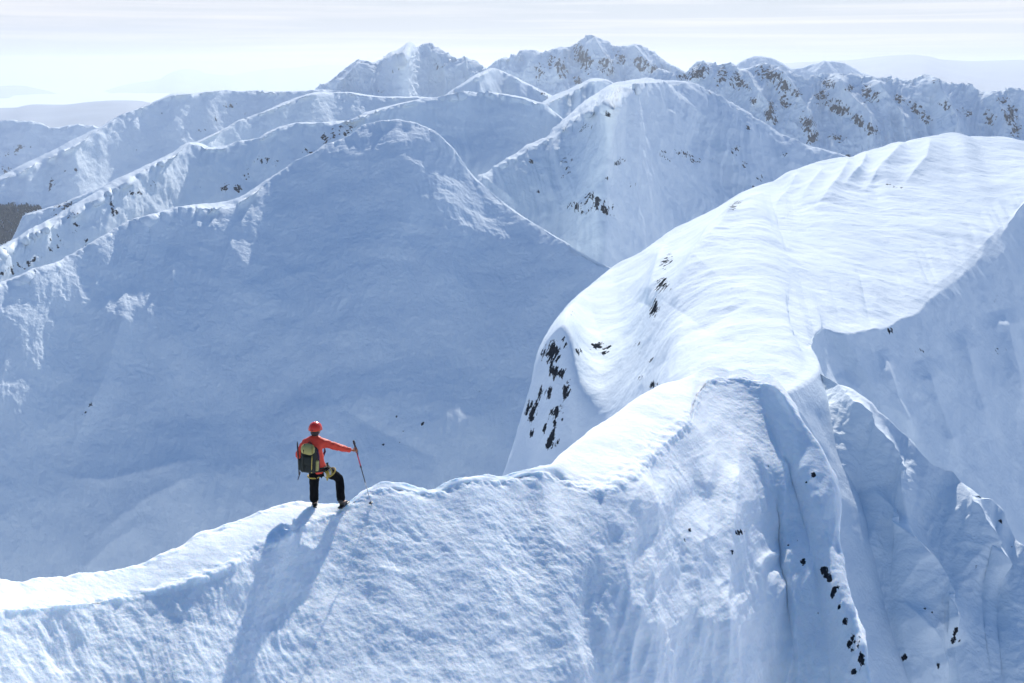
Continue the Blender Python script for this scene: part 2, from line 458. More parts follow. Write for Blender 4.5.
# ---- long smooth shoulder on the left skyline
crestsheet('mountain', 'long smooth shaded mountain shoulder on the left skyline, in front of the fog',
    [(-140, 235, 2000), (-60, 200, 2080), (0, 176, 2160), (34, 160, 2240), (60, 148, 2300), (80, 137, 2350), (100, 127.5, 2400), (122, 115, 2470), (145, 105, 2540), (164, 97, 2600), (172, 94, 2640), (180, 93, 2680), (193, 92, 2720), (209, 91, 2760), (226, 89.5, 2800),
     (239, 91, 2840), (258, 89.5, 2880), (274, 91, 2900), (290, 91, 2920), (320, 90, 2960), (380, 95, 3000)],
    [(-140, 4), (34, 5), (60, 5), (95, 3), (120, 1), (380, 1)], [(-140, 270), (0, 225, 41), (100, 175, 52), (140, 152, 52), (180, 135, 46), (230, 122, 50), (290, 115), (380, 115)], [(-140, 320), (0, 260), (100, 215, 52), (180, 180, 50), (240, 160, 50), (380, 140)], 360, [6, 90, 60],
    [(220, 16, 'fbm', 4), (60, 5, 'rills', 4), (14, 2.0, 'fbm', 3)], far_snow, s1=38, s2=37, rock_len=12, s0=-1,
    rocks=[(232, 104, 16, 4, -20, .55), (215, 118, 6, 5, 0, .5), (160, 112, 5, 4, 0, .5), (52, 180, 6, 9, 15, .6), (50, 186, 3, 7, 10, .6), (200, 130, 8, 4, 0, .45), (70, 170, 12, 5, 0, .4), (10, 208, 9, 5, -30, .7), (135, 150, 4, 4, 0, .45), (250, 112, 8, 3, -20, .45)])

# low ridge on the far left with scattered rocks
crestsheet('mountain', 'low white mountain ridge at the left edge with scattered dark rocks',
    [(-140, 118, 3300), (-60, 119, 3350), (0, 121, 3400), (19, 122.5, 3400), (39, 124.5, 3400), (45, 127, 3400), (52, 128.5, 3400), (65, 127, 3420), (80, 126, 3430), (90, 127, 3440), (97, 129, 3450), (130, 140, 3450), (180, 160, 3450)],
    [(-140, 1), (25, 1), (52, 2), (97, 2), (180, 1)], [(-140, 160), (0, 160), (60, 160), (180, 185)], [(-140, 250), (0, 215), (180, 215)], 240, [4, 70, 50],
    [(260, 34, 'fbm', 4), (90, 14, 'rills', 4), (18, 3, 'fbm', 3)], far_snow, s1=37, s2=39, rock_len=22,
    rocks=[(12, 152, 14, 5, -25, .8), (5, 170, 10, 6, -25, .6), (25, 165, 12, 5, -25, .5), (6, 190, 10, 8, -20, .7), (2, 200, 8, 8, 0, .8), (30, 148, 8, 4, 0, .45)])

# second and third crest lines on the left
crestsheet('mountain', 'shaded mountain slope with a thin sunlit crest rising to the twin-topped peak',
    [(-100, 350, 1150), (-40, 300, 1220), (0, 262, 1265), (14, 236, 1288), (25, 215, 1305), (34, 212, 1318), (60, 204, 1350), (100, 187, 1400), (130, 173, 1450), (150, 164, 1500), (177, 151, 1560), (195, 142, 1600), (210, 135, 1640), (230, 125.5, 1700), (262, 111.5, 1800), (280, 104, 1860), (296, 98, 1900), (315, 93, 1960),
     (345, 92, 2050), (380, 96, 2150), (420, 97, 2200), (470, 105, 2250)],
    [(-100, 2), (60, 1.5), (195, 2), (296, 2), (330, 1), (470, 1)], [(-100, 380), (0, 290), (40, 240), (100, 210), (195, 165), (296, 130), (345, 125), (470, 130)], [(-100, 350), (195, 210), (470, 170)], 420, [4, 70, 50],
    [(160, 12, 'fbm', 4), (45, 3.5, 'rills', 4), (10, 1.4, 'fbm', 3)], far_snow, s1=42, s2=40, s0=-1, rock_len=6,
    rocks=[(62, 207, 12, 6, -25, .8), (65, 213, 6, 4, -20, .8), (155, 152, 10, 4, -20, .6), (40, 226, 8, 3, -20, .6)])

crestsheet('mountain', 'small white mountain saddle below the gap between the two skyline peaks',
    [(420, 125, 2250), (447, 95, 2300), (460, 86, 2320), (475, 75.5, 2340), (484, 71, 2350), (492, 68, 2350), (500, 70, 2350), (515, 77, 2330), (530, 85, 2300), (548, 94, 2250), (580, 108, 2200)],
    [(420, 2), (475, 3), (500, 1), (548, 2), (580, 1)], [(420, 140), (500, 105), (580, 125)], [(420, 165), (580, 150)], 200, [6, 50, 20],
    [(160, 15, 'fbm', 4), (50, 5, 'rills', 4)], far_snow, s1=30, s2=30, s0=-1, rock_len=12, rocks=[(542, 92, 5, 4, 0, .8)])

crestsheet('mountain', 'rounded white hump with a sunlit left side, just below the rocky central summit',
    [(530, 112, 1600), (545, 100, 1620), (555, 95, 1640), (565, 91, 1650), (580, 84, 1660), (593, 78, 1670), (603, 78.5, 1670), (615, 83, 1660), (640, 90, 1640), (680, 105, 1600)],
    [(530, 2), (560, 5), (590, 4), (605, 1), (680, 1)], [(530, 125), (593, 108), (680, 125)], [(530, 140), (680, 140)], 200, [8, 50, 20],
    [(120, 8, 'fbm', 4), (30, 2, 'fbm', 4)], far_snow, s1=30, s2=30, s0=-1)

crestsheet('mountain', 'second mountain ridge from the left with a broad sunlit crest and rocky face',
    [(-120, 300, 660), (-60, 274, 730), (0, 247, 800), (30, 230, 840), (60, 214, 880), (90, 197, 920), (120, 180, 960), (150, 164, 1010), (177, 150, 1060), (190, 142.5, 1090), (200, 143, 1090), (207, 147, 1085), (218, 148, 1090), (228, 145, 1100),
     (238, 141.5, 1110), (250, 140, 1115), (262, 138, 1120), (268, 132, 1130), (280, 126, 1140), (300, 122, 1150), (320, 122, 1155), (345, 120.5, 1170), (370, 110.5, 1200), (400, 103, 1230), (440, 97.5, 1260), (465, 93.5, 1290), (485, 92.5, 1300), (505, 94, 1305),
     (530, 99.5, 1300), (545, 104.5, 1290), (555, 112, 1280), (575, 130, 1260), (620, 160, 1200)],
    [(-120, 12), (0, 10), (60, 8), (120, 7), (160, 5), (180, 2), (262, 1.6), (300, 1.2), (340, 2), (440, 1.2), (560, 2), (620, 1)],
    [(-120, 345, 66), (0, 300, 56), (60, 270, 52), (120, 240, 50), (180, 218, 52), (200, 210, 46), (300, 165), (345, 142), (440, 135), (500, 140), (560, 150), (620, 190)],
    [(-120, 400, 66), (0, 350, 58), (120, 290, 52), (180, 260, 54), (300, 220), (440, 200), (620, 240)], 700, [8, 110, 60],
    [(90, 9, 'fbm', 4), (26, 3.4, 'rills', 4), (8, 0.9, 'fbm', 4)], mid_snow, s1=44, s2=40, s0=-1, rock_len=3.5, foot=(0, -20, -300),
    rocks=[(114, 212, 5, 5, 40, .9), (113, 206, 2.5, 9, -25, .7), (75, 228, 5, 7, 30, .75), (72, 215, 10, 5, -20, .55), (55, 245, 9, 8, -20, .7), (30, 262, 13, 6, -25, .6), (10, 270, 12, 6, -25, .65), (85, 243, 4, 6, 0, .55), (60, 235, 5, 4, 0, .55),
           (135, 192, 12, 8, -20, .5), (150, 185, 10, 6, -20, .45), (225, 187, 4, 9, 12, .8), (237, 188, 5, 6, 0, .85), (246, 174, 4, 8, 10, .8), (262, 160, 12, 5, -10, .6), (275, 163, 9, 4, 0, .6), (308, 152, 7, 4, 0, .8), (325, 138, 5, 6, 0, .8), (333, 134, 4, 7, 10, .8), (345, 132, 8, 5, 0, .8), (348, 127, 10, 4, 0, .7),
           (200, 185, 6, 6, 0, .4), (430, 135, 12, 4, 25, .35)],
    ribs=[([(205, 148), (215, 165), (228, 185), (225, 205)], 14, 10, 4), ([(268, 132), (262, 150), (248, 175)], 9, 8, 4), ([(112, 205), (108, 222), (100, 250)], 10, 8, 4), ([(350, 122), (342, 135), (330, 155)], 9, 7, 4)])

# ---- broad middle mountain
crestsheet('mountain', 'broad white mountain in the middle with a sunlit summit plateau and rock bands',
    [(440, 205, 850), (480, 178, 900), (499, 165, 920), (512, 157, 940), (525, 149, 960), (538, 142, 980), (549, 136, 1000), (556, 128, 1030), (562, 121, 1060), (572, 113, 1100), (585, 101, 1160), (600, 92, 1210), (612, 84, 1250), (618, 82, 1270), (630, 80.5, 1290), (647, 78.5, 1310), (655, 80, 1320), (668, 82, 1330),
     (682, 84, 1340), (697, 91, 1350), (712, 100, 1350), (730, 109, 1350), (747, 117, 1345), (770, 129, 1340), (792, 140, 1335), (812, 146, 1330), (832, 151, 1325), (857, 160, 1315), (900, 178, 1300), (960, 200, 1300)],
    [(440, 3), (480, 3), (525, 3), (549, 4), (562, 8), (585, 14), (612, 16), (625, 13), (640, 9), (655, 4), (670, 1), (960, 1)],
    [(440, 250), (480, 215), (549, 185), (600, 160), (647, 150), (712, 160), (792, 175), (857, 190), (960, 230)],
    [(440, 320), (480, 270), (549, 260), (647, 250), (792, 250), (960, 280)], 760, [18, 130, 90],
    [(110, 13, 'fbm', 4), (36, 5.0, 'rills', 4), (9, 1.1, 'fbm', 4)], mid_snow, s1=34, s2=35, s0=-1, rock_len=4, foot=(0, -20, -300), r5=[(440, 380), (960, 380)], s3=42,
    rocks=[(600, 205, 15, 8, 25, 1.0), (592, 197, 4, 8, -20, .9), (580, 208, 12, 6, 20, .85), (575, 206, 10, 5, 10, .9), (605, 212, 8, 4, 0, 1.0), (608, 178, 6, 3, 0, .8), (618, 163, 8, 3, -20, .75), (622, 160, 4, 4, 0, .8), (607, 165, 6, 5, -20, .6), (665, 157, 8, 3, 30, .8), (685, 154, 9, 3, 25, .9), (695, 160, 9, 4, 25, .8),
           (677, 152, 5, 3, 20, .9), (663, 152, 5, 3, 20, .8), (608, 115, 5, 3, 35, 1.0), (585, 128, 9, 5, -10, .75), (572, 160, 6, 9, 20, .5), (564, 160, 5, 5, 0, .5), (532, 161, 4, 3, 0, .8), (590, 138, 4, 4, 0, .5), (566, 172, 8, 14, 30, .4), (735, 150, 5, 9, 15, .75), (745, 165, 6, 5, 20, .6), (748, 128, 3, 7, -15, .6),
           (760, 178, 7, 5, 25, .5), (715, 162, 6, 4, 0, .5), (783, 155, 6, 4, 0, .5), (632, 185, 7, 5, 0, .4), (540, 192, 3, 3, 0, .7), (712, 195, 4, 4, 0, .4), (753, 188, 3, 3, 0, .6)],
    ribs=[([(655, 82), (700, 120), (722, 150), (745, 180), (765, 205)], 9, 26, 12), ([(549, 136), (560, 165), (575, 195), (590, 225)], 14, 10, 6), ([(480, 178), (498, 190), (518, 205)], 9, 9, 5)])

# ---- the great shaded face on the left
crestsheet('mountain', 'huge shaded mountain face on the left across the valley behind the climber',
    [(-160, 345, 400), (-80, 312, 440), (0, 283, 480), (30, 272.5, 500), (60, 262, 520), (95, 244, 545), (130, 225.5, 570), (160, 214, 590), (185, 206, 605), (200, 204, 612), (212, 203, 618), (225, 201, 625), (240, 196, 632), (260, 184, 645), (280, 172, 655), (300, 160.5, 665),
     (325, 148, 678), (350, 136, 690), (368, 126, 698), (385, 121.5, 702), (400, 123, 702), (420, 128, 698), (440, 139, 690), (452, 149, 682), (462, 163, 675), (475, 178, 665), (490, 191, 655), (510, 207, 640), (535, 224, 615), (560, 239, 590), (585, 254, 560), (603, 264, 540), (615, 270, 525), (640, 288, 500), (680, 312, 470)],
    [(-160, 4), (0, 3.5), (60, 2.5), (130, 2.5), (180, 3), (195, 7), (210, 9), (222, 4), (240, 5), (262, 2), (300, 1.2), (350, 1), (385, 1), (680, 1)],
    [(-160, 400, 52), (0, 345, 49), (60, 330, 48), (130, 310, 40), (260, 270, 36), (385, 220, 31), (460, 240, 31), (510, 270, 32), (560, 290, 32), (615, 310, 33), (680, 350, 33)],
    [(-160, 480, 56), (0, 450, 52), (60, 437, 50), (130, 420, 44), (260, 390, 38), (385, 360, 36), (510, 370, 36), (615, 380, 36), (680, 420, 36)], 900, [10, 190, 190],
    [(120, 9, 'fbm', 4), (40, 2.6, 'fbm', 4), (14, 1.1, 'rills', 4), (5, 0.32, 'ridged', 4), (1.6, 0.09, 'fbm', 3)], mid_snow, s1=25, s2=36, s0=-1, rock_len=3, foot=(0, -20, -200),
    r5=[(-160, 620, 62), (0, 620, 58), (130, 610, 50), (260, 600, 44), (385, 580), (510, 560), (680, 560)], s3=40,
    rocks=[(202, 208, 5, 2, 0, .5), (92, 405, 3, 6, 25, .7), (85, 413, 3, 3, 0, .8), (396, 416, 3, 3, 0, .8), (399, 442, 3, 2, 0, .8), (422, 424, 2, 4, 30, .9), (384, 444, 6, 2, -30, .6), (405, 430, 14, 4, -35, .35), (480, 390, 3, 2, 0, .6)],
    ribs=[([(138, 288), (122, 330), (108, 380), (82, 430), (60, 480)], 50, 18, 7), ([(60, 478), (110, 482), (170, 468), (215, 458)], 20, 14, 4), ([(150, 520), (110, 545), (70, 580)], 12, 12, 2.5), ([(30, 300), (10, 350), (-10, 420)], 30, 26, 4), ([(385, 122), (400, 165), (404, 215), (398, 260)], 50, 34, 6),
          ([(206, 210), (240, 260), (260, 320)], 28, 22, 4), ([(210, 470), (150, 500), (90, 540)], 24, 18, 5), ([(330, 400), (400, 440), (440, 460)], 16, 16, -4)])

# ---- the big bright ridge on the right
R1 = [(470, 465, 700, 153), (500, 478, 564, 155), (520, 528, 428, 161), (540, 550, 362, 163.5), (565, 563, 330, 165), (575, 568, 312, 185), (587, 578, 301, 205), (600, 590, 287, 230), (612, 612, 267, 262), (640, 640, 252, 270), (677, 677, 232, 280), (708, 708, 217, 290), (737, 737, 202, 300), (760, 760, 191, 308), (782, 782, 181, 316), (800, 800, 170, 322), (822, 822, 162, 330),
      (842, 842, 158, 336), (858, 858, 157, 340), (872, 872, 150, 346), (890, 890, 146, 352), (907, 907, 141, 358), (925, 925, 137, 364), (937, 937, 136, 370), (952, 952, 132.5, 374), (972, 972, 137, 378), (1000, 1000, 137, 384), (1024, 1024, 141, 388), (1090, 1090, 144, 400), (1160, 1160, 150, 410)]
RMk = [(470, 475, 760, 140), (500, 488, 624, 142), (520, 540, 481, 148), (540, 564, 418, 150.5), (565, 580, 385, 152), (587, 602, 372, 160), (612, 628, 345, 168), (640, 650, 325, 172)]
def RM(us, rows):
    r = np.array(RMk, float)
    uc = np.clip(us, 470, 640)
    e = at(*pchip(r[:, 0], r[:, 1:4], uc).T)
    q = np.array(R3, float); q = pchip(q[:, 0], q[:, 1:4], us); l = 0.5 * rows[0] + 0.5 * at(q[:, 0], q[:, 1], q[:, 2])
    w = np.clip((us - 585) / 80, 0, 1)[:, None]; w = w * w * (3 - 2 * w)
    return e * (1 - w) + l * w
R3 = [(470, 500, 860, 126), (500, 512, 726, 128), (520, 567, 575, 134), (540, 594, 508, 136), (565, 612, 470, 138), (587, 635, 478, 120), (612, 655, 480, 100), (640, 672, 472, 84), (677, 690, 470, 70), (708, 735, 430, 78), (722, 765, 405, 84), (737, 790, 391, 88), (746, 808, 382, 94), (752, 819, 371, 103), (757, 817, 358, 112), (762, 810, 345, 122), (768, 811, 336, 128), (776, 818, 330, 132), (784, 828, 330, 134), (793, 840, 334, 134), (802, 853, 333, 136), (815, 868, 330, 140), (830, 884, 328, 144), (842, 898, 321, 150), (857, 915, 314, 156),
      (872, 930, 300, 166), (885, 943, 290, 174), (900, 958, 279, 184), (915, 972, 266, 195), (930, 985, 252, 208), (945, 997, 240, 220), (960, 1008, 226, 234), (975, 1018, 210, 250), (990, 1030, 196, 265), (1024, 1060, 175, 290), (1090, 1110, 160, 330), (1160, 1190, 158, 360)]
def R4(us, rows):
    n = len(us); S = gsm(rows[-1], n * .006)
    return S + np.array([11.0, -15.0, -25.0])
def R4b(us, rows):
    return gsm(rows[-1], len(us) * .03) + np.array([12.0, -14.0, -28.0])
def R5(us, rows):
    return gsm(rows[-1], len(us) * .03) + np.array([14.0, -12.0, -40.0])
o_bright, P_bright = sheet('snow_ridge', 'large sunlit snow ridge on the right with a sharp edge to its shaded side', (470, 1160), 900, [R1, RM, jagged(R3, 3.2), R4, R4b, R5], [170, 170, 110, 90, 60],
    [(60, 1.8, 'fbm', 4), (18, 0.5, 'fbm', 4), (8, 0.22, 'ridged', 5), (2.4, 0.08, 'fbm', 4)], ridge_snow, sharp=(2,), fade_on=False, relax=(1, [.5, .97], .015), back=[lambda u: np.stack([np.interp(u, [470, 600, 700], [-3, -6, -9]), np.interp(u, [470, 600, 700], [0.5, 6, 16]), np.interp(u, [470, 600, 700], [-16, -12, -9])], -1), lambda u: np.stack([np.interp(u, [570, 600, 700, 800], [3, 6, 0, -60]), np.interp(u, [570, 600], [6, 110]), np.interp(u, [570, 620], [-90, -170])], -1)], foot=(10, -20, -160),
    rocks=[(655, 308, 5, 11, 20, 1.3), (663, 286, 8, 7, -20, 1.2), (667, 262, 6, 9, 25, 1.0), (572, 313, 4, 4, 0, .6), (596, 346, 7, 5, -20, 1.1), (606, 352, 8, 5, -30, 1.05), (652, 385, 9, 4, -30, .95), (735, 205, 9, 4, -30, .8), (562, 340, 4, 5, 0, 1.0), (552, 352, 9, 14, 20, 1.25), (556, 372, 8, 8, 20, 1.2), (565, 345, 4, 5, 0, .9), (578, 352, 4, 5, 0, .9),
           (566, 388, 6, 12, 5, 1.25), (544, 392, 7, 10, 20, 1.2), (531, 412, 6, 10, 5, 1.3), (538, 405, 3, 6, 0, .8), (556, 415, 7, 13, 8, 1.3), (552, 440, 6, 10, 5, 1.25), (532, 434, 3, 5, 10, 1.1), (545, 430, 3, 8, 0, .8), (640, 378, 6, 3, -30, .6), (650, 360, 8, 3, -25, .6), (636, 345, 9, 3, -35, .4),
           (890, 185, 7, 3, 20, .6), (900, 187, 5, 3, 0, .6), (785, 217, 5, 2, -20, .5), (792, 212, 8, 2, -20, .5), (641, 403, 4, 3, 0, .5), (890, 330, 3, 4, 0, .9), (995, 300, 3, 5, 20, .7), (968, 302, 2, 5, 20, .5), (920, 350, 10, 4, 0, .4), (1000, 350, 12, 6, 10, .4)],
    rock_len=1.6,
    extra=ribs_extra([([(778, 188), (742, 214), (712, 240), (692, 270), (670, 305)], 14, 50, 6.0), ([(664, 245), (656, 280), (648, 305)], 10, 7, 2.6), ([(640, 380), (700, 330), (760, 300)], 9, 12, -0.8),
                      ([(800, 172), (790, 192), (772, 215)], 7, 10, 3.0), ([(850, 160), (838, 182), (815, 210)], 7, 12, 3.6), ([(905, 143), (885, 165), (862, 195)], 8, 12, 3.6), ([(930, 138), (925, 160), (900, 190)], 7, 10, 2.4), ([(868, 152), (858, 172), (842, 190)], 5, 8, 2.6), ([(825, 168), (812, 185), (800, 205)], 5, 8, 2.2), ([(735, 215), (722, 240), (700, 262)], 9, 10, 1.8),
                      ([(840, 372), (870, 420), (930, 520)], 10, 10, 1.2), ([(920, 360), (935, 410), (960, 470)], 8, 12, 1.4), ([(1000, 310), (1008, 350), (1024, 420)], 10, 12, 1.6), ([(960, 330), (970, 380), (990, 440)], 8, 10, 1.2), ([(880, 350), (895, 400), (915, 440)], 7, 8, 1.0)]))

# rib that falls to the right below the bright ridge
def rr(l): return [(p[0], p[0] if len(p) == 3 else p[3], p[1], p[2]) for p in l]
C1 = [(800, 813, 366, 105), (812, 815, 368, 104), (822, 822, 374, 102), (837, 837, 384, 99), (850, 850, 393, 97), (862, 862, 402, 95), (872, 872, 410, 94), (882, 882, 416, 93), (895, 895, 427, 92), (907, 907, 437, 91), (920, 920, 452, 89), (932, 932, 464, 88), (942, 942, 468, 88), (952, 952, 471, 88), (960, 960, 481, 87), (967, 967, 492, 86), (975, 975, 500, 85), (980, 980, 500, 85), (987, 987, 498, 85), (995, 995, 503, 85), (1004, 1004, 514, 84), (1010, 1010, 530, 83), (1016, 1016, 540, 82), (1024, 1024, 546, 81), (1060, 1060, 572, 79), (1110, 1110, 610, 77)]
C2 = [(800, 806, 450, -50), (837, 824, 450, -44), (882, 868, 500, -40), (932, 915, 540, -40), (980, 965, 575, -40), (1024, 1010, 610, -40), (1110, 1110, 660, -40)]
C3 = [(800, 812, 640, -52), (837, 832, 640, -48), (882, 872, 660, -43), (932, 925, 680, -42), (980, 975, 700, -42), (1024, 1020, 720, -42), (1110, 1120, 780, -42)]
o_rib, P_rib = sheet('snow_ridge', 'shaded snow rib falling to the lower right corner, notched along its crest', (800, 1110), 420, [jagged(C1, 2.0, 3, 4), C2, C3], [150, 200],
    [(22, 1.6, 'fbm', 4), (9, 1.0, 'rills', 4), (2.5, 0.2, 'ridged', 4), (0.8, 0.05, 'fbm', 3)], ridge_snow, sharp=(0,), back=[(9, 7, -15), (90, 40, -120)], foot=(0, -6, -60),
    rocks=[(954, 636, 4, 9, 20, 1.0), (960, 640, 4, 3, 0, 1.0), (872, 560, 2, 4, 0, .8), (903, 658, 5, 6, 0, .8), (942, 665, 6, 6, 0, .8), (1000, 520, 3, 6, 0, .9), (1012, 545, 4, 7, 20, .7), (977, 567, 3, 3, 0, .7), (925, 608, 3, 3, 0, .8), (932, 612, 5, 3, 30, .6)], rock_len=1.0,
    extra=ribs_extra([([(837, 384), (870, 430), (900, 480), (905, 540)], 18, 9, 3.0), ([(812, 375), (835, 440), (850, 500)], 12, 9, 2.0), ([(870, 490), (915, 560), (945, 610), (958, 645)], 22, 8, 3.4), ([(960, 482), (985, 540), (1010, 590)], 14, 9, 2.2), ([(900, 600), (930, 640), (950, 683)], 16, 9, 1.5)]))

# ---- foreground ridge
F1 = [(-260, -260, 655, 9.2), (-120, -120, 608, 11.5), (-60, -60, 594, 12.5), (0, 0, 581, 13.5), (20, 20, 583, 13.8), (40, 40, 578, 14.1), (60, 60, 578, 14.4), (80, 80, 574, 14.7), (100, 100, 573, 15.0), (125, 125, 569, 15.4), (150, 150, 561, 15.8), (168, 168, 553, 16.1), (185, 185, 545, 16.4), (200, 200, 534, 16.8), (215, 215, 530, 17.0), (232, 232, 524, 17.3), (248, 248, 519, 17.6),
      (262, 262, 513, 17.9), (275, 275, 508, 18.2), (290, 290, 503.5, 18.5), (305, 305, 502.5, 18.8), (325, 325, 503, 19), (345, 345, 503, 19.1), (354, 354, 499, 19.3), (362, 362, 491, 19.6), (372, 372, 486, 19.8), (385, 385, 482, 20), (395, 395, 482, 20.1), (408, 408, 485, 20.3), (425, 425, 488, 20.5), (435, 435, 489, 20.7), (445, 445, 483, 20.9), (458, 458, 479, 21.1), (470, 470, 476, 21.4),
      (485, 485, 475, 21.7), (500, 500, 477, 22), (510, 510, 475, 22.3), (525, 525, 470, 22.7), (540, 540, 466, 23), (552, 552, 464, 23.5), (560, 560, 456, 24.4), (568, 568, 449, 25.4), (580, 580, 439, 26.8), (592, 592, 429, 28.2), (606, 606, 421, 29.6), (620, 620, 411, 31), (635, 635, 400, 32.6), (650, 650, 391, 34), (665, 663, 384, 35.2), (680, 680, 380, 36.2), (692, 692, 374, 37),
      (702, 702, 369, 37.6), (712, 712, 366, 38), (722, 722, 367, 38), (730, 730, 370, 38), (738, 738, 368, 38), (748, 748, 370, 37.8), (757, 757, 374, 37.5), (768, 768, 374, 37), (776, 776, 378, 36.5), (784, 784, 388, 36), (790, 792, 400, 35.6), (800, 791, 401, 37.0), (830, 786, 404, 41), (860, 780, 410, 46)]
F2 = [(-260, -260, 690, -5), (-120, -120, 640, -5), (0, 0, 611, -5), (75, 75, 604, -5), (125, 125, 596, -6), (150, 150, 591, -6), (185, 185, 583, -6), (225, 225, 570, -6), (250, 250, 555, -6), (280, 280, 541, -6), (300, 300, 528, -7), (325, 325, 518, -7), (345, 345, 509, -8), (358, 358, 499, -8), (372, 372, 491, -8), (395, 395, 488, -8), (425, 425, 493, -8), (445, 445, 489, -8), (470, 470, 482, -8), (500, 500, 482, -8), (525, 525, 475, -8), (540, 542, 473, -8),
      (552, 560, 477, 23.2), (560, 570, 481, 23.0), (568, 580, 486, 22.9), (580, 590, 489, 22.8), (592, 600, 491, 22.8), (606, 614, 488, 23.2), (620, 627, 480, 24.0), (635, 640, 468, 25.2), (650, 650, 457, 26.5), (665, 664, 444, 28), (680, 680, 430, 29.6), (692, 688, 420, 31), (702, 697, 396, 34.2), (712, 706, 383, 35.8), (722, 720, 377, 36.9), (730, 729, 378, 37), (738, 738, 377, 37), (748, 748, 379, 36.8), (757, 758, 383, 36.5), (768, 770, 385, 36), (776, 780, 391, 35.2), (784, 788, 400, 34.8), (790, 803, 424, 34), (800, 802, 426, 36), (830, 797, 432, 41), (860, 790, 440, 46)]
F3 = [(-260, -260, 760, -46), (0, 0, 655, -42), (100, 100, 640, -43), (150, 150, 632, -32), (200, 199, 620, -26), (250, 249, 600, -30), (300, 300, 580, -35), (340, 344, 568, -34), (372, 380, 555, -27), (421, 428, 550, -27), (470, 478, 545, -23), (540, 545, 540, -21), (568, 582, 550, -18), (592, 610, 550, -19), (620, 640, 535, -21), (650, 668, 515, -27), (680, 700, 490, -31), (702, 722, 468, -36), (722, 745, 450, -38), (748, 772, 438, 34.1), (768, 798, 444, 33.1), (784, 824, 464, 32.2), (790, 834, 486, 31.8), (800, 829, 490, 35.5), (830, 824, 496, 40), (860, 818, 504, 46)]
F4 = [(-260, -260, 900, -52), (0, 0, 730, -43), (80, 80, 722, -40), (150, 150, 715, -30), (180, 180, 710, -24), (226, 227, 700, -30), (300, 300, 670, -31), (372, 390, 650, -29), (470, 485, 640, -25), (540, 548, 640, -22), (568, 585, 640, -19), (592, 620, 640, -20), (620, 655, 630, -21), (650, 690, 610, -27), (680, 722, 580, -29), (702, 748, 556, -32), (722, 775, 536, 30.8), (748, 802, 522, 30.7), (768, 822, 528, 29.8), (784, 836, 546, 29.2), (790, 841, 560, 28.8), (800, 835, 566, 34), (830, 830, 572, 39), (860, 822, 580, 46)]
F5 = [(-260, -260, 1200, -60), (0, 0, 860, -56), (80, 80, 856, -46), (150, 150, 850, -42), (300, 305, 830, -36), (372, 395, 820, -34), (470, 490, 800, -32), (540, 552, 790, -34), (568, 590, 780, -34), (592, 630, 770, -36), (620, 672, 760, -38), (650, 712, 745, -40), (680, 750, 735, -40), (702, 778, 725, 25.8), (722, 804, 715, 25.4), (748, 832, 705, 25.4), (768, 852, 700, 25.0), (784, 866, 696, 24.6), (790, 873, 700, 24.3), (800, 866, 710, 31), (830, 862, 718, 37), (860, 850, 730, 46)]

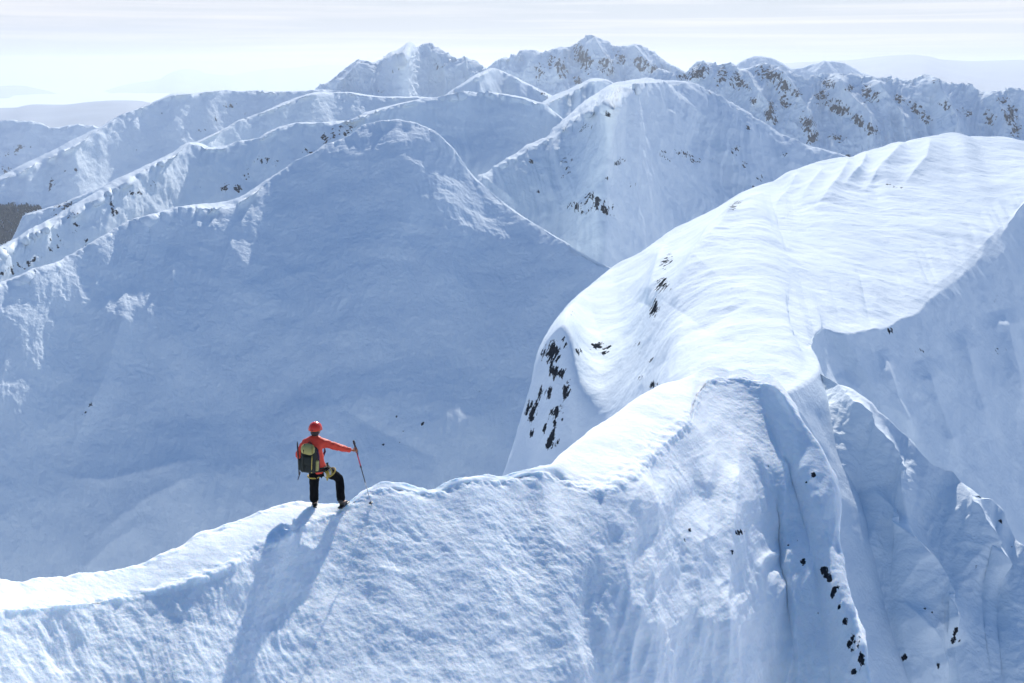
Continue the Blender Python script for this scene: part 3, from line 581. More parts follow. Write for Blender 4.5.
def fg_extra(P, Nn, us, tq, tk):
    px, py = project(P)
    # the left buttress stands proud of the recess right of x = 580
    edge = 576 + 14 * np.clip((py - 480) / 200, 0, 1) + 4 * np.sin(py / 17.0)
    step = 1 / (1 + np.exp(-(px - edge) / 7.0)) * np.clip((py - 500) / 90, 0, 1) * np.exp(-np.clip(px - edge, 0, 999) / 90)
    P = P - Nn * (0.35 * step)[..., None]
    # down-slope flutes of the right part
    Rr = np.clip((px - 590) / 40, 0, 1) * np.clip((py - 400) / 90, 0, 1)
    c = px + 0.10 * (py - 500)
    w_ = 8 * perlin(P * 0.35)
    fl = fbm(np.stack([(c + 2 * w_) / 60.0, py / 260.0, 0 * c + 7.7], -1), 3, 0.5, True) * 1.2
    P = P + Nn * (Rr * 0.22 * fl)[..., None]
    P = ribs_extra([([(662, 470), (645, 560), (652, 690)], 34, 14, .35), ([(738, 440), (728, 520), (718, 600), (728, 690)], 34, 14, .5), ([(786, 430), (784, 520), (800, 640)], 24, 12, .35), ([(705, 500), (690, 580), (700, 660)], 20, 10, .25)])(P, Nn, us, tq, tk)
    Q = P * np.array([1, 1, 1.0])
    face = np.clip((tq[:, None] - tk[3]) / 60, 0, 1) * np.ones_like(px)
    # rime feathers: fine ridges slanting across the face, curling over the lip
    s = (px * 0.9 - py * 0.55 + 26 * perlin(Q * 0.22)) / 26.0
    t = (px * 0.45 + py * 0.8) / 90.0
    h = fbm(np.stack([s * 1.6 + 0.6 * perlin(Q * 1.1), t, 0 * s + 1.5], -1), 4, 0.55, True)
    P = P + Nn * (face * 0.026 * (0.4 + 0.9 * fbm(Q * 0.3 + 2, 2)) * (h - 0.2))[..., None]
    h2 = fbm(Q * 2.6, 5, 0.6)
    pt = np.clip(0.55 + 1.6 * fbm(Q * 0.45 + 31, 3), 0.12, 1.5)
    P = P + Nn * ((0.35 + 0.65 * face) * 0.050 * pt * h2)[..., None]
    h3 = fbm(np.stack([s * .7, t * 3.0, 0 * s + 8.1], -1), 4, 0.6, True)
    P = P + Nn * (face * 0.035 * np.clip(1.3 - pt, 0, 1) * h3)[..., None]
    rr_ = np.hypot(px - 690, (py - 520) * .9)
    arc = np.sin(rr_ / 5.5 + 2.5 * perlin(Q * .5)) * 0.5 + np.sin(rr_ / 11.0 + 2.0 * perlin(Q * .4 + 3))
    am = np.exp(-(((px - 755) / 60) ** 2 + ((py - 440) / 60) ** 2)) * face
    P = P + Nn * (am * 0.035 * arc)[..., None]
    # crumbly edge and lumps on the lit crest
    lip = np.exp(-((tq[:, None] - tk[3]) / 18.0) ** 2) * np.ones_like(px)
    P = P + Nn * (lip * 0.13 * fbm(Q * 2.2 + 9, 4, 0.55))[..., None]
    sil = np.exp(-((tq[:, None] - tk[2]) / 10.0) ** 2) * np.ones_like(px)
    P = P + np.array([0, 0, 1.0]) * (sil * 0.10 * fbm(Q * 1.9 + 4, 4, 0.6) * np.clip((600 - px) / 60, .4, 1))[..., None]
    return P

o_fg, P_fg = sheet('foreground_ridge', 'wind-carved snow ridge in the foreground that the climber stands on', (-260, 860), 1500, [F1, F2, F3, F4, F5], [90, 150, 190, 130],
    [(7.0, 0.16, 'fbm', 3), (2.2, 0.07, 'fbm', 4)], near_snow, sharp=(1,), back=[lambda u: np.stack([np.interp(u, [540, 600], [-.6, -.5]), np.interp(u, [540, 600], [1.0, .3]), np.interp(u, [540, 600], [-1.2, -2.2])], -1), lambda u: np.stack([np.interp(u, [540, 600], [-14, -2]), np.interp(u, [540, 600], [10, 2]), 0 * u - 40], -1)], foot=(0, -1.5, -30),
    rocks=[(740, 532, 5, 3, 0, 1.15), (733, 552, 4, 4, 60, 1.15), (769, 466, 2, 2, 0, 1.0), (813, 477, 3, 5, 0, .9), (806, 482, 2, 2, 0, .8), (686, 540, 3, 4, 0, .7), (690, 530, 3, 3, 0, .6), (805, 563, 5, 4, 20, 1.1), (826, 572, 6, 7, 10, 1.1), (833, 592, 4, 7, 10, 1.0), (829, 578, 3, 4, 0, 1.0),
           (820, 615, 3, 4, 0, .8), (797, 615, 8, 4, 30, .7), (838, 605, 3, 5, 0, .9), (853, 640, 7, 12, 20, 1.15), (845, 620, 4, 6, 10, 1.0), (861, 660, 4, 9, 10, 1.0), (840, 585, 3, 10, 10, .7), (815, 545, 4, 6, 0, .6), (800, 540, 4, 4, 0, .6), (855, 672, 5, 5, 0, .8), (787, 545, 3, 3, 0, .6), (776, 500, 3, 3, 0, .55), (790, 520, 3, 6, 0, .55), (800, 505, 3, 6, 0, .6), (835, 560, 2, 9, 0, .7)],
    rock_len=0.3, extra=fg_extra)

# ---- distant hills, sea of fog, ground
def hills(label, crest, sl, nu=120, noise=None):
    Y = crest[0][2]
    us = [crest[0][0], crest[-1][0]]
    return sheet('hill', label, us, nu, [rail(crest), prof(us, [150, 150], -sl)], [40], noise or [(Y * .05, Y * .003, 'fbm', 4)], hill_mat, sharp=(), back=[(0, .05 * Y, -.004 * Y), (0, .3 * Y, -.06 * Y)])
hill_mat = plain('wooded_hill', (0.16, 0.19, 0.22), .9, var=.35, scale=.002)
hills('dim blue hill under cloud at the left edge, nearest of the far hills', [(-200, 112, 11000), (0, 108, 11000), (19, 107, 11000), (32, 104.5, 11000), (60, 105, 11000), (93, 101.5, 11000), (122, 100.5, 11000), (135, 101, 11000), (148, 104, 11000), (250, 112, 11000)], 8)
hills('low faint hill rising from the fog at the left edge', [(-160, 96, 24000), (-60, 88, 24000), (0, 86, 24000), (13, 85.5, 24000), (29, 89, 24000), (60, 96, 24000)], 5)
hills('faint hill with a small pointed top in the fog left of the peaks', [(110, 90, 30000), (126, 85, 30000), (164, 78, 30000), (174, 72, 30000), (185, 69, 30000), (192, 70, 30000), (200, 73, 30000), (220, 75, 30000), (238, 76, 30000), (260, 90, 30000)], 5)
hills('pale long hill in the fog just left of the twin-topped peak', [(215, 82, 36000), (238, 74, 36000), (255, 71, 36000), (274, 68.5, 36000), (290, 68, 36000), (320, 65, 36000), (345, 65.5, 36000), (380, 68, 36000), (440, 74, 36000)], 5)
hills('pale hill in the fog at the far right', [(860, 84, 34000), (890, 78, 34000), (912, 72, 34000), (952, 67, 34000), (975, 71, 34000), (1002, 76, 34000), (1060, 82, 34000)], 5)
hills('faintest hill line along the horizon right of the rocky ridge', [(700, 74, 16500), (800, 62, 16500), (850, 60, 16500), (877, 57, 16500), (912, 54.5, 16500), (937, 59, 16500), (975, 61, 16500), (1024, 60, 16500), (1100, 64, 16500), (1200, 74, 16500)], 4)

def flat_sheet(name, label, z, x, y0, y1, nx, ny, amp, size, mat, cat, kind='structure', seed=0):
    ys = y0 + (y1 - y0) * np.linspace(0, 1, ny) ** 2
    X, Y = np.meshgrid(np.linspace(-x, x, nx), ys)
    P = np.stack([X, Y, 0 * X + z], -1)
    P[..., 2] += amp * fbm(np.stack([X / size, Y / size, 0 * X + seed], -1), 5, 0.5)
    o = grid_mesh(name, P, mat); tag(o, label, cat, kind=kind)
    return o
m, nt_, b = new_mat('fog_white')
b.inputs['Base Color'].default_value = (0.9, 0.92, 0.94, 1); b.inputs['Roughness'].default_value = 1.0
b.inputs['Specular IOR Level'].default_value = 0.0
flat_sheet('fog_sea', 'pale sea of fog filling the lowlands out to the horizon', -560, 88000, -3400, 108000, 300, 400, 110, 5200, m, 'fog', 'stuff', 3)
flat_sheet('ground', 'snowy valley ground far below the ridges', -1500, 88000, -3500, 108000, 120, 200, 120, 2600, far_snow, 'ground', seed=8)

# dark spruce wood on the lower slope at the far left
def forest():
    tgt = [bvh_of(SHEETS[k]) for k in SHEETS if k.startswith('mountain')]
    rng = random.Random(5)
    verts, faces = [], []
    n = 0
    tries = 0
    while n < 5200 and tries < 30000:
        tries += 1
        px, py = rng.uniform(-60, 46), rng.uniform(205, 262)
        lim = 205.5 + max(0, px - 30) * 0.35 + 1.6 * math.sin(px * .45)
        if py < lim or py > 250 - px * .75 + 6 * math.sin(px * .2): continue
        d = Vector(at(px, py, 1.0).tolist()).normalized()
        best = None
        for b in tgt:
            h = b.ray_cast(Vector((0, 0, 0)), d)
            if h[0] is not None and (best is None or h[3] < best[1]): best = (h[0], h[3])
        if best is None or best[1] < 1500: continue
        p = best[0]; h = rng.uniform(3.5, 8.0); r = h * rng.uniform(.2, .3); k = len(verts); n += 1
        for lv, (z, rr) in enumerate(((0.08, 1.0), (.42, .62), (.40, .8), (.75, .3), (.72, .5), (1.0, 0.02))):
            for a in range(5):
                t = 2 * math.pi * a / 5 + lv + rng.uniform(-.3, .3)
                verts.append((p.x + math.cos(t) * r * rr, p.y + math.sin(t) * r * rr, p.z + z * h))
        for q in (0, 2, 4):
            for a in range(5):
                faces.append((k + q * 5 + a, k + q * 5 + (a + 1) % 5, k + (q + 1) * 5 + (a + 1) % 5, k + (q + 1) * 5 + a))
    me = bpy.data.meshes.new('forest'); me.from_pydata(verts, [], faces)
    sg = plain('spruce_green', (0.006, 0.018, 0.018), 1.0, var=.5, scale=.02)
    sg.node_tree.nodes['Principled BSDF'].inputs['Specular IOR Level'].default_value = 0.0
    me.materials.append(sg)
    o = link(bpy.data.objects.new('forest', me))
    tag(o, 'dark spruce forest on the lower slope at the left edge', 'forest', kind='stuff')
forest()

# ================================================================== THE CLIMBER
def skin(name, joints, bones, mat, parent, levels=2, root=0, cat=None, origin=(0, 0, 0)):
    """one continuous skinned surface; joints: name -> (x, y, z, rx, ry)"""
    names = list(joints)
    me = bpy.data.meshes.new(name)
    me.from_pydata([joints[k][:3] for k in names], [(names.index(a), names.index(b)) for a, b in bones], [])
    o = bpy.data.objects.new(name, me); col.objects.link(o)
    m = o.modifiers.new('skin', 'SKIN'); m.use_smooth_shade = True; m.branch_smoothing = 0.4
    if not me.skin_vertices:
        bpy.context.view_layer.objects.active = o
    sv = me.skin_vertices[0].data if me.skin_vertices else None
    for i, k in enumerate(names):
        sv[i].radius = (joints[k][3], joints[k][4]); sv[i].use_root = (i == root)
    s = o.modifiers.new('sub', 'SUBSURF'); s.levels = levels; s.render_levels = levels
    dg = bpy.context.evaluated_depsgraph_get()
    ev = bpy.data.meshes.new_from_object(o.evaluated_get(dg))
    bpy.data.objects.remove(o)
    ev.name = name
    ev.materials.clear(); ev.materials.append(mat)
    for p in ev.polygons: p.use_smooth = True
    r = bpy.data.objects.new(name, ev)
    return link(r, parent)

def bm_obj(name, bm, mat, parent=None, smooth=True):
    me = bpy.data.meshes.new(name); bm.normal_update(); bm.to_mesh(me); bm.free()
    mats = mat if isinstance(mat, list) else [mat]
    for m in mats: me.materials.append(m)
    if smooth:
        for p in me.polygons: p.use_smooth = True
    return link(bpy.data.objects.new(name, me), parent)

def tube(bm, pts, rad, seg=10, cap=True, mi=0):
    pts = [Vector(p) for p in pts]
    if not hasattr(rad, '__len__'): rad = [rad] * len(pts)
    rings = []
    up = Vector((0.13, 0.31, 0.94))
    for i, p in enumerate(pts):
        d = (pts[min(i + 1, len(pts) - 1)] - pts[max(i - 1, 0)]).normalized()
        a = d.cross(up)
        if a.length < 1e-3: a = d.cross(Vector((1, 0, 0)))
        a.normalize(); b_ = d.cross(a)
        rings.append([bm.verts.new(p + (a * math.cos(t) + b_ * math.sin(t)) * rad[i]) for t in [2 * math.pi * k / seg for k in range(seg)]])
    for r0, r1 in zip(rings[:-1], rings[1:]):
        for k in range(seg):
            f = bm.faces.new((r0[k], r0[(k + 1) % seg], r1[(k + 1) % seg], r1[k])); f.material_index = mi
    if cap:
        bm.faces.new(rings[0][::-1]).material_index = mi; bm.faces.new(rings[-1]).material_index = mi

def rbox(bm, c, s, rot=None, bev=0.2, seg=3, taper=1.0, mi=0):
    r = bmesh.ops.create_cube(bm, size=1.0)
    vs = r['verts']
    fs0 = set(f for v in vs for f in v.link_faces)
    for v in vs:
        k = taper if v.co.z > 0 else 1.0
        v.co = Vector((v.co.x * s[0] * k, v.co.y * s[1] * k, v.co.z * s[2]))
    es = list(set(e for v in vs for e in v.link_edges))
    res = bmesh.ops.bevel(bm, geom=es, offset=min(s) * bev, segments=seg, affect='EDGES', profile=0.5)
    nv = set(res['verts']) | set(v for v in vs if v.is_valid)
    M = rot if rot is not None else Matrix.Identity(3)
    for v in nv:
        v.co = M @ v.co + Vector(c)
    for v in nv:
        for f in v.link_faces: f.material_index = mi

def ellipsoid(bm, c, s, rot=None, useg=24, vseg=16, zmin=None):
    r = bmesh.ops.create_uvsphere(bm, u_segments=useg, v_segments=vseg, radius=1.0)
    M = rot if rot is not None else Matrix.Identity(3)
    vs = r['verts']
    if zmin is not None:
        kill = [v for v in vs if v.co.z < zmin - 1e-4]
        bmesh.ops.delete(bm, geom=kill, context='VERTS'); vs = [v for v in vs if v.is_valid]
    for v in vs: v.co = M @ Vector((v.co.x * s[0], v.co.y * s[1], v.co.z * s[2])) + Vector(c)
    return vs

RED = plain('red_shell_fabric', (0.72, 0.05, 0.016), 0.6, var=0.18, scale=9)
HELM = plain('red_helmet_plastic', (0.66, 0.03, 0.012), 0.22, var=0.06, scale=20)
BLACK = plain('black_trouser_fabric', (0.006, 0.006, 0.007), 0.9, var=0.4, scale=12)
BLACK.node_tree.nodes['Principled BSDF'].inputs['Specular IOR Level'].default_value = 0.1
SKIN = plain('skin', (0.48, 0.27, 0.18), 0.5, var=0.1)
HAIR = plain('dark_hair', (0.02, 0.014, 0.01), 0.6)
OLIVE = plain('olive_pack_fabric', (0.40, 0.35, 0.11), 0.7, var=0.25, scale=14)
PACKDK = plain('dark_pack_fabric', (0.014, 0.018, 0.012), 0.75, var=0.4, scale=16)
PURPLE = plain('dark_purple_strap', (0.06, 0.02, 0.05), 0.7)
BOOT = plain('dark_boot_leather', (0.03, 0.026, 0.022), 0.5)
GLOVE = plain('orange_tan_glove', (0.50, 0.17, 0.07), 0.7)
STEEL = plain('brushed_steel', (0.45, 0.46, 0.48), 0.35, metallic=1.0, var=0.1)
DKMET = plain('black_shaft', (0.02, 0.02, 0.022), 0.4)
REDSH = plain('red_shaft', (0.55, 0.02, 0.06), 0.4)
YEL = plain('yellow_webbing', (0.5, 0.36, 0.06), 0.6)
WHT = plain('white_cord', (0.7, 0.7, 0.7), 0.6)

bv = bvh_of(P_fg[::1, ::1])
def ground_z(x, y):
    h = bv.ray_cast(Vector((x, y, 20)), Vector((0, 0, -1)))
    return h[0].z if h[0] is not None else -9
def pix_hit(px, py):
    d = Vector(at(px, py, 1.0).tolist()).normalized()
    return bv.ray_cast(Vector((0, 0, 0)), d)[0]

FEETP = pix_hit(316, 506) or Vector((-3.9, 18.4, -8.5))
SC = 1.0
OX, OY = FEETP.x, FEETP.y
gL = ground_z(OX, OY); gR = ground_z(OX + 0.52, OY + 0.10)
OZ = gL - 0.005
person = link(bpy.data.objects.new('person', None)); person.location = (OX, OY, OZ)
tag(person, 'climber in red jacket and helmet standing on the crest, one arm out', 'person')
rz = min(0.16, max(-0.06, gR - OZ - 0.02))
J = {
 'pelvis': (0.10, 0.00, 0.90, .135, .115), 'waist': (0.085, -.01, 1.05, .135, .105), 'chest': (0.06, -.02, 1.26, .165, .115), 'collar': (0.045, -.01, 1.42, .10, .085),
 'neck': (0.05, 0.01, 1.51, .055, .055), 'skull': (0.065, 0.03, 1.62, .085, .095), 'crown': (0.065, 0.035, 1.70, .07, .085),
 'shl': (-0.135, -.01, 1.415, .062, .062), 'ell': (-0.27, -.06, 1.15, .047, .047), 'wrl': (-0.16, 0.14, 0.99, .032, .03), 'pal': (-0.10, 0.20, 0.97, .036, .022),
 'shr': (0.24, 0.00, 1.405, .062, .062), 'elr': (0.50, 0.08, 1.26, .046, .046), 'wrr': (0.745, 0.16, 1.165, .031, .029), 'par': (0.81, 0.175, 1.155, .036, .024),
 'hil': (0.00, 0.00, 0.84, .105, .105), 'knl': (-0.02, 0.02, 0.46, .068, .070), 'anl': (-0.02, -.02, 0.10, .046, .050), 'tol': (-0.03, 0.13, 0.045, .040, .035),
 'hir': (0.21, 0.02, 0.83, .105, .105), 'knr': (0.47, 0.24, 0.54 + rz * .5, .070, .072), 'anr': (0.50, 0.10, 0.12 + rz, .046, .050), 'tor': (0.56, 0.24, 0.05 + rz, .040, .035),
}
BN = [('pelvis', 'waist'), ('waist', 'chest'), ('chest', 'collar'), ('collar', 'neck'), ('neck', 'skull'), ('skull', 'crown'), ('collar', 'shl'), ('shl', 'ell'), ('ell', 'wrl'), ('wrl', 'pal'),
      ('collar', 'shr'), ('shr', 'elr'), ('elr', 'wrr'), ('wrr', 'par'), ('pelvis', 'hil'), ('hil', 'knl'), ('knl', 'anl'), ('anl', 'tol'), ('pelvis', 'hir'), ('hir', 'knr'), ('knr', 'anr'), ('anr', 'tor')]
JB = {k: (v[0], v[1], v[2], v[3] * .8, v[4] * .8) if k not in ('skull', 'crown', 'neck') else v for k, v in J.items()}
body = skin('body', JB, BN, SKIN, person)

# jacket: torso and both sleeves
JJ = {
 'hem': (0.10, 0.0, 0.74, .185, .155), 'hip': (0.10, 0.0, 0.84, .19, .16), 'waist': (0.085, -.01, 1.03, .165, .14), 'chest': (0.06, -.02, 1.24, .20, .15), 'collar': (0.05, -.01, 1.40, .14, .115), 'neckc': (0.055, 0.01, 1.555, .078, .078),
 'shl': (-0.14, -.01, 1.405, .088, .088), 'ual': (-0.215, -.04, 1.27, .078, .078), 'ell': (-0.28, -.065, 1.13, .073, .073), 'fal': (-0.24, 0.04, 1.05, .064, .064), 'wrl': (-0.17, 0.13, 0.99, .052, .052),
 'shr': (0.25, 0.00, 1.395, .088, .088), 'uar': (0.37, 0.035, 1.325, .078, .078), 'elr': (0.505, 0.08, 1.25, .071, .071), 'far': (0.62, 0.12, 1.205, .061, .061), 'wrr': (0.745, 0.16, 1.165, .049, .049)}
JBN = [('waist', 'hip'), ('hip', 'hem'), ('waist', 'chest'), ('chest', 'collar'), ('collar', 'neckc'), ('collar', 'shl'), ('shl', 'ual'), ('ual', 'ell'), ('ell', 'fal'), ('fal', 'wrl'),
       ('collar', 'shr'), ('shr', 'uar'), ('uar', 'elr'), ('elr', 'far'), ('far', 'wrr')]
jacket = skin('jacket', JJ, JBN, RED, person, root=2, levels=3)
def wrinkle(o, size, amp):
    me = o.data; n = len(me.vertices)
    c = np.zeros(n * 3); me.vertices.foreach_get('co', c); c = c.reshape(-1, 3)
    no = np.array([v.normal[:] for v in me.vertices])
    h = fbm(c / size + 4.2, 3, 0.5, True)
    c = c + no * ((h - .3) * amp)[:, None]
    me.vertices.foreach_set('co', c.reshape(-1)); me.update()
wrinkle(jacket, 0.15, 0.022)
tag(jacket, 'red shell jacket with loose sleeves')
# trousers
T = {
 'pelvis': (0.10, 0.00, 0.86, .155, .135), 'hil': (0.01, 0.00, 0.79, .118, .125), 'thl': (-0.005, 0.01, 0.62, .105, .112), 'knl': (-0.02, 0.02, 0.46, .090, .094), 'cal': (-0.025, -.005, 0.28, .088, .092), 'anl': (-0.025, -.02, 0.09, .085, .09),
 'hir': (0.20, 0.02, 0.79, .118, .125), 'thr': (0.345, 0.14, 0.66 + rz * .3, .105, .110), 'knr': (0.465, 0.235, 0.54 + rz * .5, .092, .094), 'car': (0.485, 0.165, 0.33 + rz, .088, .092), 'anr': (0.50, 0.10, 0.10 + rz, .085, .09)}
TB = [('pelvis', 'hil'), ('hil', 'thl'), ('thl', 'knl'), ('knl', 'cal'), ('cal', 'anl'), ('pelvis', 'hir'), ('hir', 'thr'), ('thr', 'knr'), ('knr', 'car'), ('car', 'anr')]
trousers = skin('trousers', T, TB, BLACK, person, levels=3)
wrinkle(trousers, 0.11, 0.013)
# boots with soles
for (a, b_, z) in (((-0.025, -.045), (-0.04, .19), 0.0), ((0.495, 0.06), (0.575, 0.30), rz)):
    bo = skin('boot', {'heel': (a[0], a[1], 0.055 + z, .05, .05), 'mid': ((a[0] + b_[0]) / 2, (a[1] + b_[1]) / 2, 0.05 + z, .05, .045), 'toe': (b_[0], b_[1], 0.042 + z, .045, .036), 'shaft': (a[0], a[1] + .02, 0.19 + z, .058, .06)},
         [('heel', 'mid'), ('mid', 'toe'), ('heel', 'shaft')], BOOT, person)
    bm = bmesh.new(); d = Vector((b_[0] - a[0], b_[1] - a[1], 0)); ang = math.atan2(d.y, d.x)
    rbox(bm, ((a[0] + b_[0]) / 2, (a[1] + b_[1]) / 2, 0.008 + z), (d.length + .10, .10, .03), Matrix.Rotation(ang, 3, 'Z'), .3)
    bm_obj('sole', bm, DKMET, bo)
# hands: palm and five curled fingers
def hand(wr, pal, along, side, curl, parent, mat):
    """along = towards the knuckles, side = towards the thumb, curl = where the fingers close"""
    A, S, Cc = Vector(along).normalized(), Vector(side).normalized(), Vector(curl).normalized()
    p = Vector(pal)
    j = {'w': (*wr, .030, .030), 'p': (*p, .040, .024), 'k': (*(p + A * .035), .040, .022)}
    bn = [('w', 'p'), ('p', 'k')]
    h = skin('glove', j, bn, mat, parent, levels=2)
    for i, (off, ln) in enumerate(((.030, .038), (.010, .044), (-.011, .041), (-.031, .033))):
        b0 = p + A * .030 + S * off; b1 = b0 + A * ln * .7 + Cc * ln * .35; b2 = b1 + Cc * ln * .8 - A * ln * .1; b3 = b2 - A * ln * .75 + Cc * .1 * ln
        skin('finger', {'a': (*b0, .0115, .0115), 'b': (*b1, .0105, .0105), 'c': (*b2, .0098, .0098), 'd': (*b3, .0085, .0085)}, [('a', 'b'), ('b', 'c'), ('c', 'd')], mat, h, levels=1)
    t0 = p + S * .030 - A * .012; t1 = t0 + S * .022 + A * .02 + Cc * .018; t2 = t1 + A * .022 + Cc * .026
    skin('thumb', {'a': (*t0, .014, .014), 'b': (*t1, .0125, .0125), 'c': (*t2, .0105, .0105)}, [('a', 'b'), ('b', 'c')], mat, h, levels=1)
    return h
hand((0.745, 0.16, 1.165), (0.80, 0.165, 1.155), (1, .15, -.25), (.1, 0, 1), (.1, 1, -.1), person, GLOVE)
hand((-0.17, 0.13, 0.99), (-0.13, 0.18, 0.975), (.55, .8, -.1), (.2, 0, 1), (.8, -.5, 0), person, GLOVE)
# head: face, ears, hair, helmet
bm = bmesh.new()
HR = Matrix.Rotation(math.radians(-14), 3, 'Z') @ Matrix.Rotation(math.radians(-5), 3, 'X')
hc = Vector((0.065, 0.035, 1.635))
def hp(x, y, z): return hc + HR @ Vector((x, y, z))
bm = bmesh.new()
rbox(bm, hp(0, .105, -.012), (.030, .035, .045), HR, .35)
bm_obj('nose', bm, SKIN, person)
for s in (-1, 1):
    bm = bmesh.new(); ellipsoid(bm, hp(s * .034, .092, .012), (.014, .010, .010), HR, 12, 8); bm_obj('eye', bm, DKMET, person)
    bm = bmesh.new(); ellipsoid(bm, hp(s * .088, .0, -.02), (.012, .022, .034), HR, 12, 8); bm_obj('ear', bm, SKIN, person)
bm = bmesh.new(); rbox(bm, hp(0, .098, -.052), (.045, .01, .012), HR, .4); bm_obj('mouth', bm, plain('lips', (0.4, .14, .11), .5), person)
bm = bmesh.new(); ellipsoid(bm, hp(0, -.022, -.03), (.088, .090, .088), HR); bm_obj('hair', bm, HAIR, person)
bm = bmesh.new()
vs = ellipsoid(bm, (0, 0, 0), (.134, .155, .138), None, 48, 32, zmin=-0.12)
for v in vs:                                                       # long grooves of a climbing helmet, brim flare
    g = abs(math.sin(v.co.x / .128 * 7.5)) ** .5
    if v.co.z > 0.03: v.co *= 0.972 + 0.028 * g
    if v.co.z < 0.0: v.co.x *= 1.03; v.co.y *= 1.05
for v in vs: v.co = HR @ v.co + hp(0, 0, .045)
ret = bmesh.ops.solidify(bm, geom=bm.faces[:], thickness=.012)
hel = bm_obj('helmet', bm, HELM, person)
bm = bmesh.new()
ring = [hp(.131 * math.cos(t), .155 * math.sin(t), .022) for t in [2 * math.pi * k / 32 for k in range(33)]]
tube(bm, ring, .008, 8, cap=False); bm_obj('helmet_rim', bm, plain('orange_rim', (.75, .09, .02), .4), hel)
bm = bmesh.new(); rbox(bm, hp(0.0, -.153, .035), (.035, .012, .022), HR, .3); bm_obj('lamp_clip', bm, DKMET, hel)
for s in (-1, 1):
    bm = bmesh.new(); rbox(bm, hp(s * .055, -.112, .095), (.014, .03, .012), HR, .3); bm_obj('vent', bm, DKMET, hel)
bm = bmesh.new()
for s in (-1, 1): tube(bm, [hp(s * .108, .01, .03), hp(s * .085, .02, -.05), hp(s * .03, .06, -.092), hp(0, .065, -.098)], .006, 6)
bm_obj('chin_strap', bm, DKMET, hel)
# climbing harness: belt, leg loops, gear on the right hip
bm = bmesh.new()
for (c, rx, ry, z, tilt) in (((0.10, 0.0), .205, .178, .835, 0),):
    pts = [(c[0] + rx * math.cos(t), c[1] + ry * math.sin(t), z + .015 * math.cos(t)) for t in [2 * math.pi * k / 32 for k in range(33)]]
    tube(bm, pts, .021, 8, cap=False)
har = bm_obj('harness', bm, PACKDK, person)
for (c, d, r) in (((0.00, 0.0, .67), (0, 0), .128), ((0.30, .10, .70), (.5, .35), .128)):
    bm = bmesh.new()
    n = Vector((d[0], d[1], -1)).normalized(); a = n.cross(Vector((0, 1, 0))).normalized(); b_ = n.cross(a)
    tube(bm, [Vector(c) + (a * math.cos(t) + b_ * math.sin(t)) * r for t in [2 * math.pi * k / 24 for k in range(25)]], .016, 8, cap=False)
    bm_obj('leg_loop', bm, YEL, har)
for k, (x, y, z, L_, mt) in enumerate(((.29, -.10, .83, .13, YEL), (.265, -.14, .83, .20, YEL), (.31, -.05, .83, .12, STEEL), (.235, -.165, .82, .10, WHT), (.325, 0.0, .84, .15, OLIVE))):
    bm = bmesh.new()
    tube(bm, [(x, y, z), (x + .012, y - .012, z - L_ * .5), (x + .02, y - .01, z - L_), (x + .035, y - .012, z - L_ * .9), (x + .03, y - .01, z - L_ * .4), (x + .005, y, z)], .011, 6)
    bm_obj('hanging_gear', bm, mt, har)

# ---- backpack (rides on the back, rolled slightly to the left)
pk = link(bpy.data.objects.new('backpack', None)); pk.location = (OX - 0.03, OY - 0.24, OZ + 1.15)
tag(pk, 'olive and black backpack worn by the climber, lid bulging at the top', 'backpack')
PR = Matrix.Rotation(math.radians(5), 3, 'Y') @ Matrix.Rotation(math.radians(-6), 3, 'X')
def pr(x, y, z): return PR @ Vector((x, y, z))
bm = bmesh.new(); rbox(bm, pr(0, 0, -.03), (.33, .23, .52), PR, .32, 4, taper=.92)
b1 = bm_obj('main_bag', bm, PACKDK, pk); wrinkle(b1, .12, .012)
bm = bmesh.new(); rbox(bm, pr(-0.02, -.05, .20), (.30, .28, .20), PR @ Matrix.Rotation(math.radians(-14), 3, 'X') @ Matrix.Rotation(math.radians(9), 3, 'Y'), .46, 5, taper=.8)
b2 = bm_obj('lid', bm, OLIVE, pk); wrinkle(b2, .08, .022)
bm = bmesh.new(); rbox(bm, pr(-.01, -.115, -.02), (.22, .10, .20), PR, .45, 4)
b3 = bm_obj('front_pocket', bm, PACKDK, pk); wrinkle(b3, .09, .010)
bm = bmesh.new(); rbox(bm, pr(0.03, -.118, -.17), (.20, .07, .15), PR, .4, 4, taper=.8); wrinkle(bm_obj('lower_pocket', bm, PACKDK, pk), .08, .008)
for s in (-1, 1):
    bm = bmesh.new(); rbox(bm, pr(s * .165, -.01, -.13), (.07, .14, .22), PR, .4, 4); wrinkle(bm_obj('side_pocket', bm, PACKDK if s < 0 else OLIVE, pk), .08, .008)
for x in (-.09, .085):
    bm = bmesh.new(); tube(bm, [pr(x, -.10, .30), pr(x, -.178, .20), pr(x, -.182, .06), pr(x, -.165, -.10), pr(x, -.13, -.26)], .010, 6); bm_obj('compression_strap', bm, YEL if x > 0 else PACKDK, pk)
for s in (-1, 1):
    bm = bmesh.new(); tube(bm, [pr(s * .10, .10, .22), pr(s * .12 + .05, .17, .34), pr(s * .14 + .08, .34, .28), pr(s * .15 + .09, .39, .05), pr(s * .15 + .03, .22, -.18)], .022, 8)
    bm_obj('shoulder_strap', bm, PURPLE, pk)
bm = bmesh.new(); tube(bm, [pr(.15, -.02, .20), pr(.19, -.02, .05), pr(.20, .0, -.15), pr(.19, .03, -.26)], .020, 8); bm_obj('side_strap', bm, PURPLE, pk)
bm = bmesh.new(); tube(bm, [pr(-.04, -.02, .30), pr(0, -.05, .35), pr(.04, -.02, .30)], .010, 6); bm_obj('haul_loop', bm, PACKDK, pk)
